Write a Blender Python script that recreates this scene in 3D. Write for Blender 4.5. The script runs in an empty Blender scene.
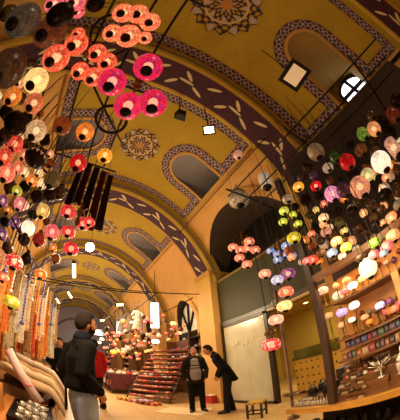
import bpy, bmesh, math, random
from math import sin, cos, pi, radians, sqrt, atan2, hypot
from mathutils import Vector, Matrix
random.seed(7)
SC = bpy.context.scene
COL = SC.collection
TAU = 2 * pi

# ------------------------------------------------------------------ mesh helpers
class MB:
    """collects vertices and faces, then links them as one mesh object"""
    def __init__(s): s.v = []; s.f = []; s.uv = {}
    def add(s, vs, fs):
        b = len(s.v); s.v += [tuple(p) for p in vs]; s.f += [tuple(i + b for i in f) for f in fs]; return s
    def box(s, c, d, rz=0, taper=1.0):
        x, y, z = (k / 2 for k in d); vs = []
        for sz in (-1, 1):
            t = taper if sz > 0 else 1
            for sx, sy in ((-1, -1), (1, -1), (1, 1), (-1, 1)):
                px, py = sx * x * t, sy * y * t
                vs.append((c[0] + px * cos(rz) - py * sin(rz), c[1] + px * sin(rz) + py * cos(rz), c[2] + sz * z))
        return s.add(vs, [(3, 2, 1, 0), (4, 5, 6, 7), (0, 1, 5, 4), (1, 2, 6, 5), (2, 3, 7, 6), (3, 0, 4, 7)])
    def bbox(s, lo, hi):
        return s.box([(a + b) / 2 for a, b in zip(lo, hi)], [b - a for a, b in zip(lo, hi)])
    def lathe(s, prof, n=12, c=(0, 0, 0), sx=1, sy=1, cap=True):
        vs = []; fs = []
        for r, z in prof:
            for k in range(n):
                a = TAU * k / n; vs.append((c[0] + r * sx * cos(a), c[1] + r * sy * sin(a), c[2] + z))
        for i in range(len(prof) - 1):
            for k in range(n):
                k2 = (k + 1) % n; fs.append((i * n + k, i * n + k2, (i + 1) * n + k2, (i + 1) * n + k))
        if cap:
            fs.append(tuple(range(n - 1, -1, -1))); b = (len(prof) - 1) * n; fs.append(tuple(b + k for k in range(n)))
        return s.add(vs, fs)
    def tube(s, pts, r, n=6, closed=False):
        pts = [Vector(p) for p in pts]; m = len(pts); vs = []; fs = []
        rr = r if isinstance(r, (list, tuple)) else [r] * m
        prev = None
        for i, p in enumerate(pts):
            if closed: d = pts[(i + 1) % m] - pts[i - 1]
            else: d = pts[min(i + 1, m - 1)] - pts[max(i - 1, 0)]
            d = d.normalized() if d.length > 1e-9 else Vector((0, 0, 1))
            if prev is None:
                a = d.cross(Vector((0, 0, 1)))
                if a.length < 1e-3: a = d.cross(Vector((1, 0, 0)))
            else: a = prev - d * prev.dot(d)
            a.normalize(); prev = a; b = d.cross(a)
            for k in range(n):
                t = TAU * k / n; vs.append(p + (a * cos(t) + b * sin(t)) * rr[i])
        L = m if closed else m - 1
        for i in range(L):
            j = (i + 1) % m
            for k in range(n):
                k2 = (k + 1) % n; fs.append((i * n + k, i * n + k2, j * n + k2, j * n + k))
        if not closed:
            fs.append(tuple(range(n - 1, -1, -1))); fs.append(tuple((m - 1) * n + k for k in range(n)))
        return s.add(vs, fs)
    def ball(s, c, r, n=12, m=8):
        r = r if isinstance(r, (list, tuple)) else (r, r, r)
        vs = [(c[0], c[1], c[2] - r[2])]; fs = []
        for i in range(1, m):
            a = -pi / 2 + pi * i / m
            for k in range(n):
                b = TAU * k / n; vs.append((c[0] + r[0] * cos(a) * cos(b), c[1] + r[1] * cos(a) * sin(b), c[2] + r[2] * sin(a)))
        vs.append((c[0], c[1], c[2] + r[2])); last = len(vs) - 1
        for k in range(n): fs.append((0, 1 + (k + 1) % n, 1 + k))
        for i in range(m - 2):
            for k in range(n):
                k2 = (k + 1) % n; a = 1 + i * n; fs.append((a + k, a + k2, a + n + k2, a + n + k))
        a = 1 + (m - 2) * n
        for k in range(n): fs.append((a + k, a + (k + 1) % n, last))
        return s.add(vs, fs)
    def ring(s, c, R, r, n=24, m=6, axis='z'):
        pts = []
        for k in range(n):
            a = TAU * k / n; u, w = R * cos(a), R * sin(a)
            pts.append((c[0] + u, c[1] + w, c[2]) if axis == 'z' else ((c[0] + u, c[1], c[2] + w) if axis == 'y' else (c[0], c[1] + u, c[2] + w)))
        return s.tube(pts, r, m, True)
    def mesh(s, name, mat=None, smooth=True):
        me = bpy.data.meshes.new(name); me.from_pydata(s.v, [], s.f)
        if s.uv:
            l = me.uv_layers.new(name='UVMap')
            for lp in me.loops: l.data[lp.index].uv = s.uv.get(lp.vertex_index, (0, 0))
        if smooth: me.polygons.foreach_set('use_smooth', [True] * len(me.polygons))
        if mat: me.materials.append(mat)
        me.update(); return me
    def build(s, name, mat=None, parent=None, smooth=True, loc=None):
        return link(name, s.mesh(name, mat, smooth), parent, loc)

def link(name, me, parent=None, loc=None, rot=None, scale=None):
    o = bpy.data.objects.new(name, me); COL.objects.link(o)
    if parent: o.parent = parent
    if loc: o.location = loc
    if rot: o.rotation_euler = rot
    if scale: o.scale = scale if isinstance(scale, (tuple, list)) else (scale,) * 3
    return o
def tag(o, label=None, cat=None, group=None, kind=None):
    if label: o['label'] = label
    if cat: o['category'] = cat
    if group: o['group'] = group
    if kind: o['kind'] = kind
    return o
def thing(name, label, cat, loc=(0, 0, 0), rz=0, group=None):
    o = bpy.data.objects.new(name, None); COL.objects.link(o); o.empty_display_size = .05
    o.location = loc; o.rotation_euler = (0, 0, rz); return tag(o, label, cat, group)
def struct(o): o['kind'] = 'structure'; return o
def copy_tree(o, parent=None):
    c = o.copy(); COL.objects.link(c)
    if parent: c.parent = parent
    for ch in list(o.children): copy_tree(ch, c)
    return c

# ------------------------------------------------------------------ node helpers
class N:
    """a value in a node tree, so that patterns can be written as sums"""
    def __init__(s, t, k): s.t = t; s.k = k
    def m(s, op, *o):
        n = s.t.nodes.new('ShaderNodeMath'); n.operation = op
        for i, x in enumerate((s,) + o):
            if isinstance(x, N): s.t.links.new(x.k, n.inputs[i])
            else: n.inputs[i].default_value = x
        return N(s.t, n.outputs[0])
    def __add__(s, o): return s.m('ADD', o)
    def __sub__(s, o): return s.m('SUBTRACT', o)
    def __mul__(s, o): return s.m('MULTIPLY', o)
    def __truediv__(s, o): return s.m('DIVIDE', o)
    def sin(s): return s.m('SINE')
    def abs(s): return s.m('ABSOLUTE')
    def fract(s): return s.m('FRACT')
    def gt(s, x): return s.m('GREATER_THAN', x)
    def lt(s, x): return s.m('LESS_THAN', x)
    def max(s, o): return s.m('MAXIMUM', o)
    def min(s, o): return s.m('MINIMUM', o)
    def floor(s): return s.m('FLOOR')

def lin(c): return tuple((x / 12.92 if x <= .04045 else ((x + .055) / 1.055) ** 2.4) for x in (k / 255 for k in c))
def newmat(name):
    m = bpy.data.materials.new(name); m.use_nodes = True
    return m, m.node_tree, m.node_tree.nodes['Principled BSDF']
def rgba(c): return (*c, 1)
def mixc(t, f, a, b):
    n = t.nodes.new('ShaderNodeMix'); n.data_type = 'RGBA'
    for s, x in ((0, f), (6, a), (7, b)):
        if isinstance(x, N): t.links.new(x.k, n.inputs[s])
        elif isinstance(x, (int, float)): n.inputs[s].default_value = x
        else: n.inputs[s].default_value = rgba(x)
    return N(t, n.outputs[2])
def coord(t, kind='Object'):
    n = t.nodes.new('ShaderNodeTexCoord'); return N(t, n.outputs[kind])
def noise(t, sc, co=None, det=3, out='Fac'):
    n = t.nodes.new('ShaderNodeTexNoise'); n.inputs['Scale'].default_value = sc; n.inputs['Detail'].default_value = det
    if co: t.links.new(co.k, n.inputs['Vector'])
    return N(t, n.outputs[out])
def voro(t, sc, co=None, feat='F1', out='Distance'):
    n = t.nodes.new('ShaderNodeTexVoronoi'); n.feature = feat; n.inputs['Scale'].default_value = sc
    if co: t.links.new(co.k, n.inputs['Vector'])
    return N(t, n.outputs[out])
def sepxyz(t, co):
    n = t.nodes.new('ShaderNodeSeparateXYZ'); t.links.new(co.k, n.inputs[0]); return [N(t, n.outputs[i]) for i in range(3)]
def setc(t, b, c, name='Base Color'):
    if isinstance(c, N): t.links.new(c.k, b.inputs[name])
    else: b.inputs[name].default_value = rgba(c)
def bump(t, b, h, st=.3, d=.01):
    n = t.nodes.new('ShaderNodeBump'); n.inputs['Strength'].default_value = st; n.inputs['Distance'].default_value = d
    t.links.new(h.k, n.inputs['Height']); t.links.new(n.outputs[0], b.inputs['Normal'])

_plain = {}
def plain(c, rough=.7, metal=0, var=.12, sc=6, name=None):
    """a slightly mottled colour"""
    k = (c, rough, metal, var, sc)
    if k in _plain: return _plain[k]
    m, t, b = newmat(name or 'mottled_%d_%d_%d' % c); l = lin(c)
    co = coord(t); n = noise(t, sc, co)
    setc(t, b, mixc(t, n, tuple(x * (1 - var) for x in l), tuple(min(1, x * (1 + var)) for x in l)))
    b.inputs['Roughness'].default_value = rough; b.inputs['Metallic'].default_value = metal
    _plain[k] = m; return m
_glow = {}
def glow(c, st, name='lamp_glow'):
    k = (c, st)
    if k in _glow: return _glow[k]
    m, t, b = newmat(name); b.inputs['Base Color'].default_value = (.8, .8, .8, 1)
    b.inputs['Emission Color'].default_value = rgba(lin(c)); b.inputs['Emission Strength'].default_value = st
    _glow[k] = m; return m
_mos = {}
def mosaic(c, c2, st, sc=5.0, rough=.25):
    """coloured glass tesserae set in dark grout; st = emission strength, also given to some globes without a bulb"""
    k = (c, c2, st, sc)
    if k in _mos: return _mos[k]
    m, t, b = newmat('mosaic_glass'); co = coord(t)
    cell = voro(t, sc, co, out='Color'); r, g, bl = sepxyz(t, cell)
    edge = voro(t, sc, co, 'DISTANCE_TO_EDGE').lt(.035)
    big = noise(t, 1.6, co, 1).gt(.52)
    a, d = lin(c), lin(c2)
    base = mixc(t, r.gt(.66).max(g.gt(.85)), a, tuple(.4 * x + .6 * y for x, y in zip(a, d)))
    base = mixc(t, bl.gt(.72), base, tuple(x * .66 for x in a))
    base = mixc(t, (big * r).gt(.7), base, tuple(.5 * x + .5 * y for x, y in zip(a, d)))
    base = mixc(t, edge, base, tuple(x * .3 for x in a))
    setc(t, b, base); b.inputs['Roughness'].default_value = rough
    if st > 0:
        setc(t, b, base, 'Emission Color'); b.inputs['Emission Strength'].default_value = st; b.inputs['Alpha'].default_value = .84 if st > .3 else .95
    _mos[k] = m; return m
def wood(c, name='wood'):
    k = ('wood', c)
    if k in _plain: return _plain[k]
    m, t, b = newmat(name); co = coord(t); x, y, z = sepxyz(t, co)
    n = noise(t, 3, co, 4); g = ((x * 30 + z * 25 + n * 9).sin() * .5 + .5); l = lin(c)
    setc(t, b, mixc(t, g, tuple(v * .72 for v in l), l)); b.inputs['Roughness'].default_value = .5
    _plain[k] = m; return m
def fabric(c, c2=None, sc=18, name='fabric', rough=.9, stripe=None):
    k = ('fab', c, c2, sc, stripe)
    if k in _plain: return _plain[k]
    m, t, b = newmat(name); co = coord(t); l = lin(c); l2 = lin(c2 or tuple(int(x * .7) for x in c))
    if stripe == 'v': x, y, z = sepxyz(t, co); f = ((x + y) * sc).sin().gt(.1)
    elif stripe == 'h': x, y, z = sepxyz(t, co); f = (z * sc).sin().gt(.3)
    elif stripe == 'o': f = voro(t, sc, co).lt(.33)
    else: f = noise(t, sc, co, 3)
    setc(t, b, mixc(t, f, l, l2)); b.inputs['Roughness'].default_value = max(rough, .85); b.inputs['Specular IOR Level'].default_value = .15
    _plain[k] = m; return m

BRASS = plain((120, 88, 40), .35, .9, .3, 12, 'aged_brass')
DARKMETAL = plain((34, 26, 20), .4, .8, .3, 12, 'dark_bronze')
IRON = plain((26, 20, 17), .6, .5, .2, 8, 'black_iron')
SILVER = plain((214, 206, 192), .25, .6, .2, 20, 'silver_metal')
# ------------------------------------------------------------------ the vaulted street
XC, ZS, RX, RZ = .78, 2.4, 3.65, 4.02          # barrel vault: axis, springing height, half width, rise
SX, SZ = 3.33, 3.73                            # the transverse ribs' soffits
RIBY = [-2.85, 1.47, 5.74, 9.98, 14.7, 19.2]
RW = .43                                       # half a rib's width
YB, YE = -5.5, 23.6
WX = XC + RX                                   # right wall face
def V(t, y, off=0.0, side=1):
    a = radians(min(t, 90)); x = (RX - off) * sin(a); z = ZS + (RZ - off) * cos(a)
    if t > 90: z = ZS - (t - 90) / 90 * RX * pi / 2
    return (XC + side * x, y, z)
MET = radians(1) * (RX + RZ) / 2               # metres of arc per degree

def mustard():
    m, t, b = newmat('mustard_painted_plaster'); co = coord(t)
    n = noise(t, 1.3, co, 4); n2 = noise(t, 14, co, 3)
    c = mixc(t, n, lin((158, 128, 18)), lin((190, 156, 28)))
    c = mixc(t, n2.gt(.66), c, lin((146, 116, 20)))
    setc(t, b, c); b.inputs['Roughness'].default_value = .8; return m
MUST = mustard()
ORANGE = plain((212, 160, 84), .8, 0, .14, 2.2, 'ochre_wall_plaster')
def rib_plaster():
    m, t, b = newmat('rib_plaster_yellow_above_ochre'); co = coord(t); x, y, z = sepxyz(t, co); n = noise(t, 2.4, co, 4)
    lo = mixc(t, n, lin((196, 146, 78)), lin((220, 172, 96))); hi = mixc(t, n, lin((166, 134, 24)), lin((196, 162, 36)))
    setc(t, b, mixc(t, ((z - 3.4) * 1.6).max(0).min(1), lo, hi)); b.inputs['Roughness'].default_value = .75; return m
RIBP = rib_plaster()
MOULD = plain((190, 140, 58), .7, 0, .1, 4, 'ochre_moulding')
def uvmat(name):
    m, t, b = newmat(name); u, v, _ = sepxyz(t, coord(t, 'UV')); b.inputs['Roughness'].default_value = .75
    return m, t, b, u, v
def band_mat():
    m, t, b, u, v = uvmat('interlace_border'); f = u.fract(); vv = v * 1.3 - .15
    d = (f - .5).abs() + (vv - .5).abs()
    line = ((d * 13).sin()).gt(.5)
    w = ((u * TAU).sin() * .3 + .5 - vv).abs().lt(.07); w2 = (((u * TAU).sin() * -.3) + .5 - vv).abs().lt(.07)
    c = mixc(t, d.lt(.42), lin((70, 34, 36)), lin((50, 44, 84)))
    c = mixc(t, line.max(w).max(w2), c, lin((164, 136, 118)))
    rim = (v - .5).abs().gt(.42); c = mixc(t, rim, c, lin((66, 24, 26)))
    c = mixc(t, (v - .5).abs().gt(.475), c, lin((196, 150, 84)))
    setc(t, b, c); return m
def dot_mat():
    m, t, b, u, v = uvmat('beaded_border'); f = (u * 1.5).fract()
    d = (f - .5).m('POWER', 2) + (v - .5).m('POWER', 2)
    c = mixc(t, d.lt(.07), lin((92, 66, 82)), lin((206, 182, 150)))
    c = mixc(t, (v - .5).abs().gt(.42), c, lin((70, 34, 40))); setc(t, b, c); return m
def leaf_mat():
    m, t, b, u, v = uvmat('dark_floral_soffit'); co = coord(t, 'UV')
    base = mixc(t, noise(t, 9, co, 3), lin((16, 9, 30)), lin((84, 14, 22)))
    base = mixc(t, voro(t, 5, co).lt(.2), base, lin((26, 30, 84)))
    leaves = None
    for off, vc, ang in ((0.0, .30, 1.0), (.5, .30, -.6), (.25, .68, -.9), (.75, .68, .7), (.0, .5, .15)):
        fu = (u * .55 + off).fract() - .5; fv = (v - vc) * .9
        a = fu * cos(ang) + fv * sin(ang); c = fv * cos(ang) - fu * sin(ang)
        k = ((a / .145).m('POWER', 2) + (c / .038).m('POWER', 2)).lt(1) if True else None
        leaves = k if leaves is None else leaves.max(k)
    c = mixc(t, leaves, base, lin((214, 190, 136)))
    c = mixc(t, (v - .5).abs().gt(.46), c, lin((170, 120, 30)))
    setc(t, b, c); return m
def medal_mat():
    m, t, b, u, v = uvmat('lace_medallion')      # u: turns, v: radius 0..1
    p = ((u * TAU * 16).sin() * (v * 26).sin()); q = ((u * TAU * 8 + v * 9).sin() + (u * -TAU * 8 + v * 9).sin())
    k = p.gt(-.1) * 1.0; c = mixc(t, k, lin((176, 132, 26)), lin((52, 30, 40)))
    c = mixc(t, q.gt(1.15), c, lin((178, 160, 140)))
    c = mixc(t, v.lt(.16), c, lin((190, 120, 36))); c = mixc(t, (v - .62).abs().lt(.035), c, lin((196, 170, 120)))
    setc(t, b, c); return m
BAND, DOTS, LEAF, MEDAL = band_mat(), dot_mat(), leaf_mat(), medal_mat()
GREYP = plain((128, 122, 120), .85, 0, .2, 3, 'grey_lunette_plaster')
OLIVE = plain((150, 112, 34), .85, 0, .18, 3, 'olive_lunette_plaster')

def strip(path, w, mat, name, parent, side, off=.012, closed=False, thick=.014):
    """a painted band of width w along a path in (y, t) on the vault; v = 0 on the path's left"""
    P = [Vector((y, t * MET)) for y, t in path]; n = len(P); L = []; R = []; U = [0]
    dens = [P[0]]
    for a, b_ in zip(P, P[1:]):
        k = max(1, int((b_ - a).length / .16))
        dens += [a + (b_ - a) * (i / k) for i in range(1, k + 1)]
    P = dens; n = len(P)
    for i in range(n):
        d0 = (P[i] - P[i - 1]) if i else (P[1] - P[0]); d1 = (P[i + 1] - P[i]) if i < n - 1 else d0
        d0.normalize(); d1 = d1.normalized(); n0 = Vector((-d0.y, d0.x)); n1 = Vector((-d1.y, d1.x)); nn = n0 + n1
        nn = nn / max(.35, nn.dot(n0)) if nn.length > 1e-6 else n0
        L.append(P[i] + nn * w / 2); R.append(P[i] - nn * w / 2)
        if i: U.append(U[-1] + (P[i] - P[i - 1]).length / w)
    b = MB()
    for i in range(n):
        for j, q in enumerate((L[i], R[i])):
            b.v.append(V(q.y / MET, q.x, off, side)); b.uv[len(b.v) - 1] = (U[i], j)
    for i in range(n - 1): b.f.append((2 * i, 2 * i + 1, 2 * i + 3, 2 * i + 2))
    return b.build(name, mat, parent, smooth=False)

# per bay: y0, y1, t of the painted border's foot, lunette (centre y, half width, apex t), recess depth plane, inside
BAYS = []
def bay(y0, y1, tb, lc, lw, la, inner, shop=None): BAYS.append(dict(y0=y0, y1=y1, tb=tb, lc=lc, lw=lw, la=la, inner=inner, shop=shop))
bay(RIBY[0] + RW, RIBY[1] - RW, 50.5, -.70, .48, 22.5, OLIVE)
bay(RIBY[1] + RW, RIBY[2] - RW, 36.5, 3.70, .52, 15.5, GREYP, shop=(3.85, 1.98, 3.45, 1.86))
bay(RIBY[2] + RW, RIBY[3] - RW, 38.5, 7.9, .52, 15.5, GREYP, shop=(8.1, .85, 2.85, 1.15))
bay(RIBY[3] + RW, RIBY[4] - RW, 38.5, 12.2, .52, 15.5, GREYP, shop=(12.0, .95, 2.9, 1.2))
bay(RIBY[4] + RW, RIBY[5] - RW, 38.5, 16.9, .5, 15.5, GREYP)
bay(RIBY[5] + RW, YE, 38.5, 21.5, .5, 15.5, GREYP)
bay(YB, RIBY[0] - RW, 45, -4.3, .4, 20, OLIVE)
TB = 90 + (ZS / (RX * pi / 2)) * 90            # t at the floor

ceil_bm = MB(); wall_bm = {1: MB(), -1: MB()}
def inside_lun(B, y, t):
    r = B['lw']; tt = (t - B['la']) * MET; dy = y - B['lc']
    if t > B['tb'] - .3 or tt < 0: return False
    if tt < r: return dy * dy + (r - tt) ** 2 < r * r
    return abs(dy) < r
def shop_top(B, y):
    yc, hw, zs, rz = B['shop']; d = (y - yc) / hw
    return zs + rz * sqrt(max(0, 1 - d * d)) if abs(d) < 1 else -1
for B in BAYS:
    for side in (1, -1):
        ny = max(6, int((B['y1'] - B['y0']) / .06))
        ts = [i * .75 for i in range(int(B['tb'] / .75) + 1)]
        ts = ts + [B['tb']] if B['tb'] - ts[-1] > .1 else ts
        tw = [B['tb'] + (90 - B['tb']) * i / 40 for i in range(41)] + [90 + (TB - 90) * i / 34 for i in range(1, 35)]
        for grid, bm, low in ((ts, ceil_bm, False), (tw, wall_bm[side], True)):
            idx = {}
            def vid(i, j):
                if (i, j) not in idx:
                    bm.v.append(V(grid[i], B['y0'] + (B['y1'] - B['y0']) * j / ny, 0, side)); idx[i, j] = len(bm.v) - 1
                return idx[i, j]
            for i in range(len(grid) - 1):
                for j in range(ny):
                    y = B['y0'] + (B['y1'] - B['y0']) * (j + .5) / ny; t = (grid[i] + grid[i + 1]) / 2
                    if not low and inside_lun(B, y, t): continue
                    if low and side == 1 and B['shop']:
                        if V(t, y)[2] < shop_top(B, y): continue
                    q = (vid(i, j), vid(i, j + 1), vid(i + 1, j + 1), vid(i + 1, j))
                    bm.f.append(q if side == 1 else q[::-1])
ceiling = struct(ceil_bm.build('ceiling', MUST))
wall_right = struct(wall_bm[1].build('wall_right', ORANGE)); wall_left = struct(wall_bm[-1].build('wall_left', ORANGE))

def lun_path(B, grow=0.0, n=18, foot=None):
    r = B['lw'] + grow; t0 = B['la'] + B['lw'] / MET; f = foot if foot is not None else B['tb']
    pts = [(B['lc'] - r, f)]
    pts += [(B['lc'] - r * cos(pi * k / n), t0 - r * sin(pi * k / n) / MET) for k in range(n + 1)]
    return pts + [(B['lc'] + r, f)]
BW = .24
for bi, B in enumerate(BAYS[:6]):
    for side in (1, -1):
        # recess behind the lunette arch
        pth = lun_path(B); xo = 4.05 - XC
        b = MB(); m = len(pth)
        for y, t in pth:
            p = V(t, y, 0, side); b.v.append((p[0], p[1], p[2]))
            b.v.append((XC + side * max(xo, abs(p[0] - XC)), p[1], p[2]))
        for i in range(m - 1):
            b.f.append((2 * i, 2 * i + 1, 2 * i + 3, 2 * i + 2))
        b.f.append((0, 1, 2 * m - 1, 2 * m - 2))
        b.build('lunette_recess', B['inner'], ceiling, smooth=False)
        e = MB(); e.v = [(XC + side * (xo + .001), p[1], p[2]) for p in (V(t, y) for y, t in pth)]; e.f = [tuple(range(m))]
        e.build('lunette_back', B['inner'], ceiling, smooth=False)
        # painted bands
        g = BW / 2
        y0, y1 = B['y0'] + .06 + g, B['y1'] - .06 - g; tb = B['tb'] - (g + .02) / MET
        q = lun_path(B, g + .03, foot=tb)
        path = [(y0, 0), (y0, tb), (q[0][0], tb)] + q[1:-1] + [(q[-1][0], tb), (y1, tb), (y1, 0)]
        strip(path, BW, BAND if bi in (0, 1) else BAND, 'painted_border', ceiling, side)
        strip(lun_path(B, -.012), .07, MOULD, 'arch_moulding', ceiling, side, .02)
    # medallion at the crown
    yc = {0: -.5, 1: 3.72, 2: 8.0, 3: 12.3, 4: 16.9, 5: 21.5}[bi]; R0 = .52 if bi else .72
    b = MB(); nr, na = 6, 64
    for i in range(nr + 1):
        for k in range(na + 1):
            a = TAU * k / na; r = R0 * i / nr
            if i == nr: r *= 1 + .07 * cos(16 * a)
            x, y = r * cos(a), r * sin(a); z = ZS + (RZ - .012) * sqrt(max(0, 1 - (x / RX) ** 2))
            b.v.append((XC + x, yc + y, z)); b.uv[len(b.v) - 1] = (k / na, i / nr)
    for i in range(nr):
        for k in range(na): a = i * (na + 1) + k; b.f.append((a, a + na + 1, a + na + 2, a + 1))
    b.build('painted_medallion', MEDAL, ceiling, smooth=False)

# transverse ribs
def ribpt(t, y, rx, rz, side): 
    a = radians(min(t, 90)); return (XC + side * rx * sin(a), y, ZS + rz * cos(a))
for k, ry in enumerate(RIBY):
    b = MB(); tt = [-90 + 180 * i / 72 for i in range(73)]; secs = []
    rp = [(SX + .34, SZ + .34, -RW), (SX + .05, SZ + .05, -RW), (SX, SZ, -RW + .05), (SX, SZ, RW - .05), (SX + .05, SZ + .05, RW), (SX + .34, SZ + .34, RW)]
    def sec(t, z=None):
        s = sin(radians(t)); c = cos(radians(t))
        return [(XC + rx * s, ry + dy, (ZS + rz * c) if z is None else z) for rx, rz, dy in rp]
    secs = [sec(-90, 0.0)] + [sec(t) for t in tt] + [sec(90, 0.0)]
    for s_ in secs: b.v += s_
    m = len(rp)
    for i in range(len(secs) - 1):
        for j in range(m - 1): b.f.append((i * m + j, i * m + j + 1, (i + 1) * m + j + 1, (i + 1) * m + j))
    rib = struct(b.build('trim_%d' % (k + 1), RIBP, smooth=False))
    for side in (1, -1):          # pilaster that carries the rib, with a small capital
        pl = MB(); xa, xb = (XC + side * 2.95, XC + side * 3.66)
        pl.bbox((min(xa, xb), ry - .385, 0), (max(xa, xb), ry + .385, 3.98)); pl.build('pilaster', RIBP, rib, smooth=False)
        pl = MB(); pl.bbox((min(xa, xb) - .04, ry - .43, 3.92), (max(xa, xb) + .04, ry + .43, 4.06)); pl.build('capital', MOULD, rib, smooth=False)
    s_ = MB(); u = 0; w = RW - .09; lastp = None
    rows = [sec_t for sec_t in tt if abs(sec_t) <= 88]
    for t in rows:
        p = Vector(ribpt(abs(t), ry, SX - .006, SZ - .006, 1 if t >= 0 else -1))
        if lastp: u += (p - lastp).length / (2 * w)
        lastp = p
        for j, dy in enumerate((-w, w)): s_.v.append((p.x, ry + dy, p.z)); s_.uv[len(s_.v) - 1] = (u, j)
    for i in range(len(rows) - 1): s_.f.append((2 * i, 2 * i + 1, 2 * i + 3, 2 * i + 2))
    s_.build('floral_soffit_panel', LEAF, rib, smooth=False)
    for dy in (-RW - .004, RW + .004):          # yellow painted faces of the rib above the capitals
        f = MB()
        for t in rows:
            for e_ in (.055, .33):
                p = ribpt(abs(t), ry + dy, SX + e_, SZ + e_, 1 if t >= 0 else -1); f.v.append(p)
        for i in range(len(rows) - 1): f.f.append((2 * i, 2 * i + 1, 2 * i + 3, 2 * i + 2))
        f.build('rib_face', MUST, rib, smooth=False)
    d_ = MB(); u = 0; lastp = None
    for t in rows:
        p = Vector(ribpt(abs(t), ry, SX + .045, SZ + .045, 1 if t >= 0 else -1))
        if lastp: u += (p - lastp).length / .09
        lastp = p
        for j, e_ in enumerate((.07, .17)): q = ribpt(abs(t), ry - RW - .009, SX + e_, SZ + e_, 1 if t >= 0 else -1); d_.v.append(q); d_.uv[len(d_.v) - 1] = (u, j)
    for i in range(len(rows) - 1): d_.f.append((2 * i, 2 * i + 1, 2 * i + 3, 2 * i + 2))
    d_.build('beaded_edge', DOTS, rib, smooth=False)

# cornice mouldings under the painted vault (right and left), bay 1 onwards
for bi, B in enumerate(BAYS[1:6]):
    for side in (1, -1):
        c = MB(); p = V(B['tb'] + 1.2, 0, .035, side)
        c.tube([(p[0], B['y0'], p[2]), (p[0], B['y1'], p[2])], .035, 8)
        struct(c.build('trim_cornice', MOULD))

def floor_mat():
    m, t, b = newmat('worn_stone_floor'); co = coord(t); x, y, z = sepxyz(t, co)
    n = noise(t, 2.2, co, 5); n2 = noise(t, 22, co, 3)
    c = mixc(t, n, lin((196, 152, 92)), lin((226, 188, 128))); c = mixc(t, n2.gt(.62), c, lin((180, 138, 84)))
    j = ((x / .8).fract().lt(.018)).max((y / .8).fract().lt(.018)); c = mixc(t, j, c, lin((150, 112, 66)))
    setc(t, b, c); b.inputs['Roughness'].default_value = .38; return m
f = MB(); f.bbox((-4.2, YB - .2, -.12), (9.2, YE + .2, 0)); struct(f.build('floor', floor_mat(), smooth=False))
# end wall of the street, pale lilac plaster with a dark doorway arch
LILAC = plain((150, 142, 146), .85, 0, .12, 2, 'pale_lilac_plaster')
b = MB(); b.bbox((-4.2, YE, 0), (6, YE + .2, 7.2)); wall_back = struct(b.build('wall_back', LILAC, smooth=False))
b = MB(); pts = []
for t in [-90 + 180 * i / 40 for i in range(41)]: pts.append((XC + 2.6 * sin(radians(t)), YE - .03, 2.4 + 2.7 * cos(radians(t))))
b.tube(pts, .09, 6); b.build('lilac_arch_band', plain((110, 78, 104), .8, 0, .2, 30), wall_back)
b = MB(); b.bbox((-4.2, YB - .2, 0), (6, YB, 7.2)); struct(b.build('wall_front', ORANGE, smooth=False))
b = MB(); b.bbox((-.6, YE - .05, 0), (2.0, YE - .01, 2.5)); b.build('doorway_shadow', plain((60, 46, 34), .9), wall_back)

# round headed window in the near lunette: white daylight behind an iron cross
win = MB(); n = 16; wy, wz0, hw = -.86, 5.14, .40; xw = 4.035
win.v = [(xw, wy - hw, wz0), (xw, wy + hw, wz0)] + [(xw, wy + hw * cos(pi * k / n), wz0 + .48 + hw * sin(pi * k / n)) for k in range(n + 1)]
win.f = [tuple(range(len(win.v)))]
window_1 = struct(win.build('window_1', glow((236, 240, 255), 3.2, 'daylight_glass'), smooth=False))
fr = MB(); fr.tube([(xw - .03, wy, wz0), (xw - .03, wy, wz0 + .88)], .05, 4); fr.tube([(xw - .03, wy - hw, wz0 + .44), (xw - .03, wy + hw, wz0 + .44)], .042, 4)
fr.build('window_bars', IRON, window_1)
fr = MB(); fr.tube([(xw - .02, wy - hw, wz0)] + [(xw - .02, wy - hw * cos(pi * k / n), wz0 + .48 + hw * sin(pi * k / n)) for k in range(n + 1)] + [(xw - .02, wy + hw, wz0)], .04, 6, True)
fr.build('window_frame', IRON, window_1)

# the dark shop arch in the second bay
NAVY = plain((22, 17, 16), .35, 0, .2, 3, 'dark_tympanum_glass'); FASC = plain((54, 50, 14), .65, 0, .12, 2, 'olive_fascia_paint')
def archx(z):    # vault/wall surface at height z
    return XC + RX * sqrt(max(0, 1 - ((z - ZS) / RZ) ** 2)) if z > ZS else WX
def opening(shop, name):
    """reveal and flat archivolt that edge an arched opening in the right wall"""
    yc, hw, zs, rz = shop
    def arc(k): return [(yc - hw * k, 0)] + [(yc + hw * k * sin(radians(t)), zs + rz * k * cos(radians(t))) for t in range(-90, 91, 5)] + [(yc + hw * k, 0)]
    k0, k1 = 1 - .09 / hw, 1 + .12 / hw
    b = MB(); o_ = arc(k0)
    for y, z in o_: b.v.append((archx(z) - .04, y, z)); b.v.append((max(4.7, archx(z)), y, z))
    for i in range(len(o_) - 1): b.f.append((2 * i, 2 * i + 1, 2 * i + 3, 2 * i + 2))
    rev = struct(b.build(name, plain((58, 42, 24), .8, 0, .1, 3), smooth=False)); b = MB()
    for (y, z), (y2, z2) in zip(o_, arc(k1)): b.v.append((archx(z) - .04, y, z)); b.v.append((archx(z2) - .04, y2, z2))
    for i in range(len(o_) - 1): b.f.append((2 * i, 2 * i + 1, 2 * i + 3, 2 * i + 2))
    b.build('archivolt', ORANGE, rev, smooth=False); return o_[1:-1]
yc, hw, zs, rz = BAYS[1]['shop']
arch = opening(BAYS[1]['shop'], 'trim_shop_arch'); n = len(arch)
b = MB(); b.v = [(4.62, y, max(z, 3.55)) for y, z in arch]; b.f = [tuple(range(n))]
struct(b.build('window_2', NAVY, smooth=False))
b = MB(); b.bbox((3.95, 1.92, 2.38), (4.66, 5.34, 3.66)); fas = struct(b.build('trim_shop_fascia', FASC, smooth=False))
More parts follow.
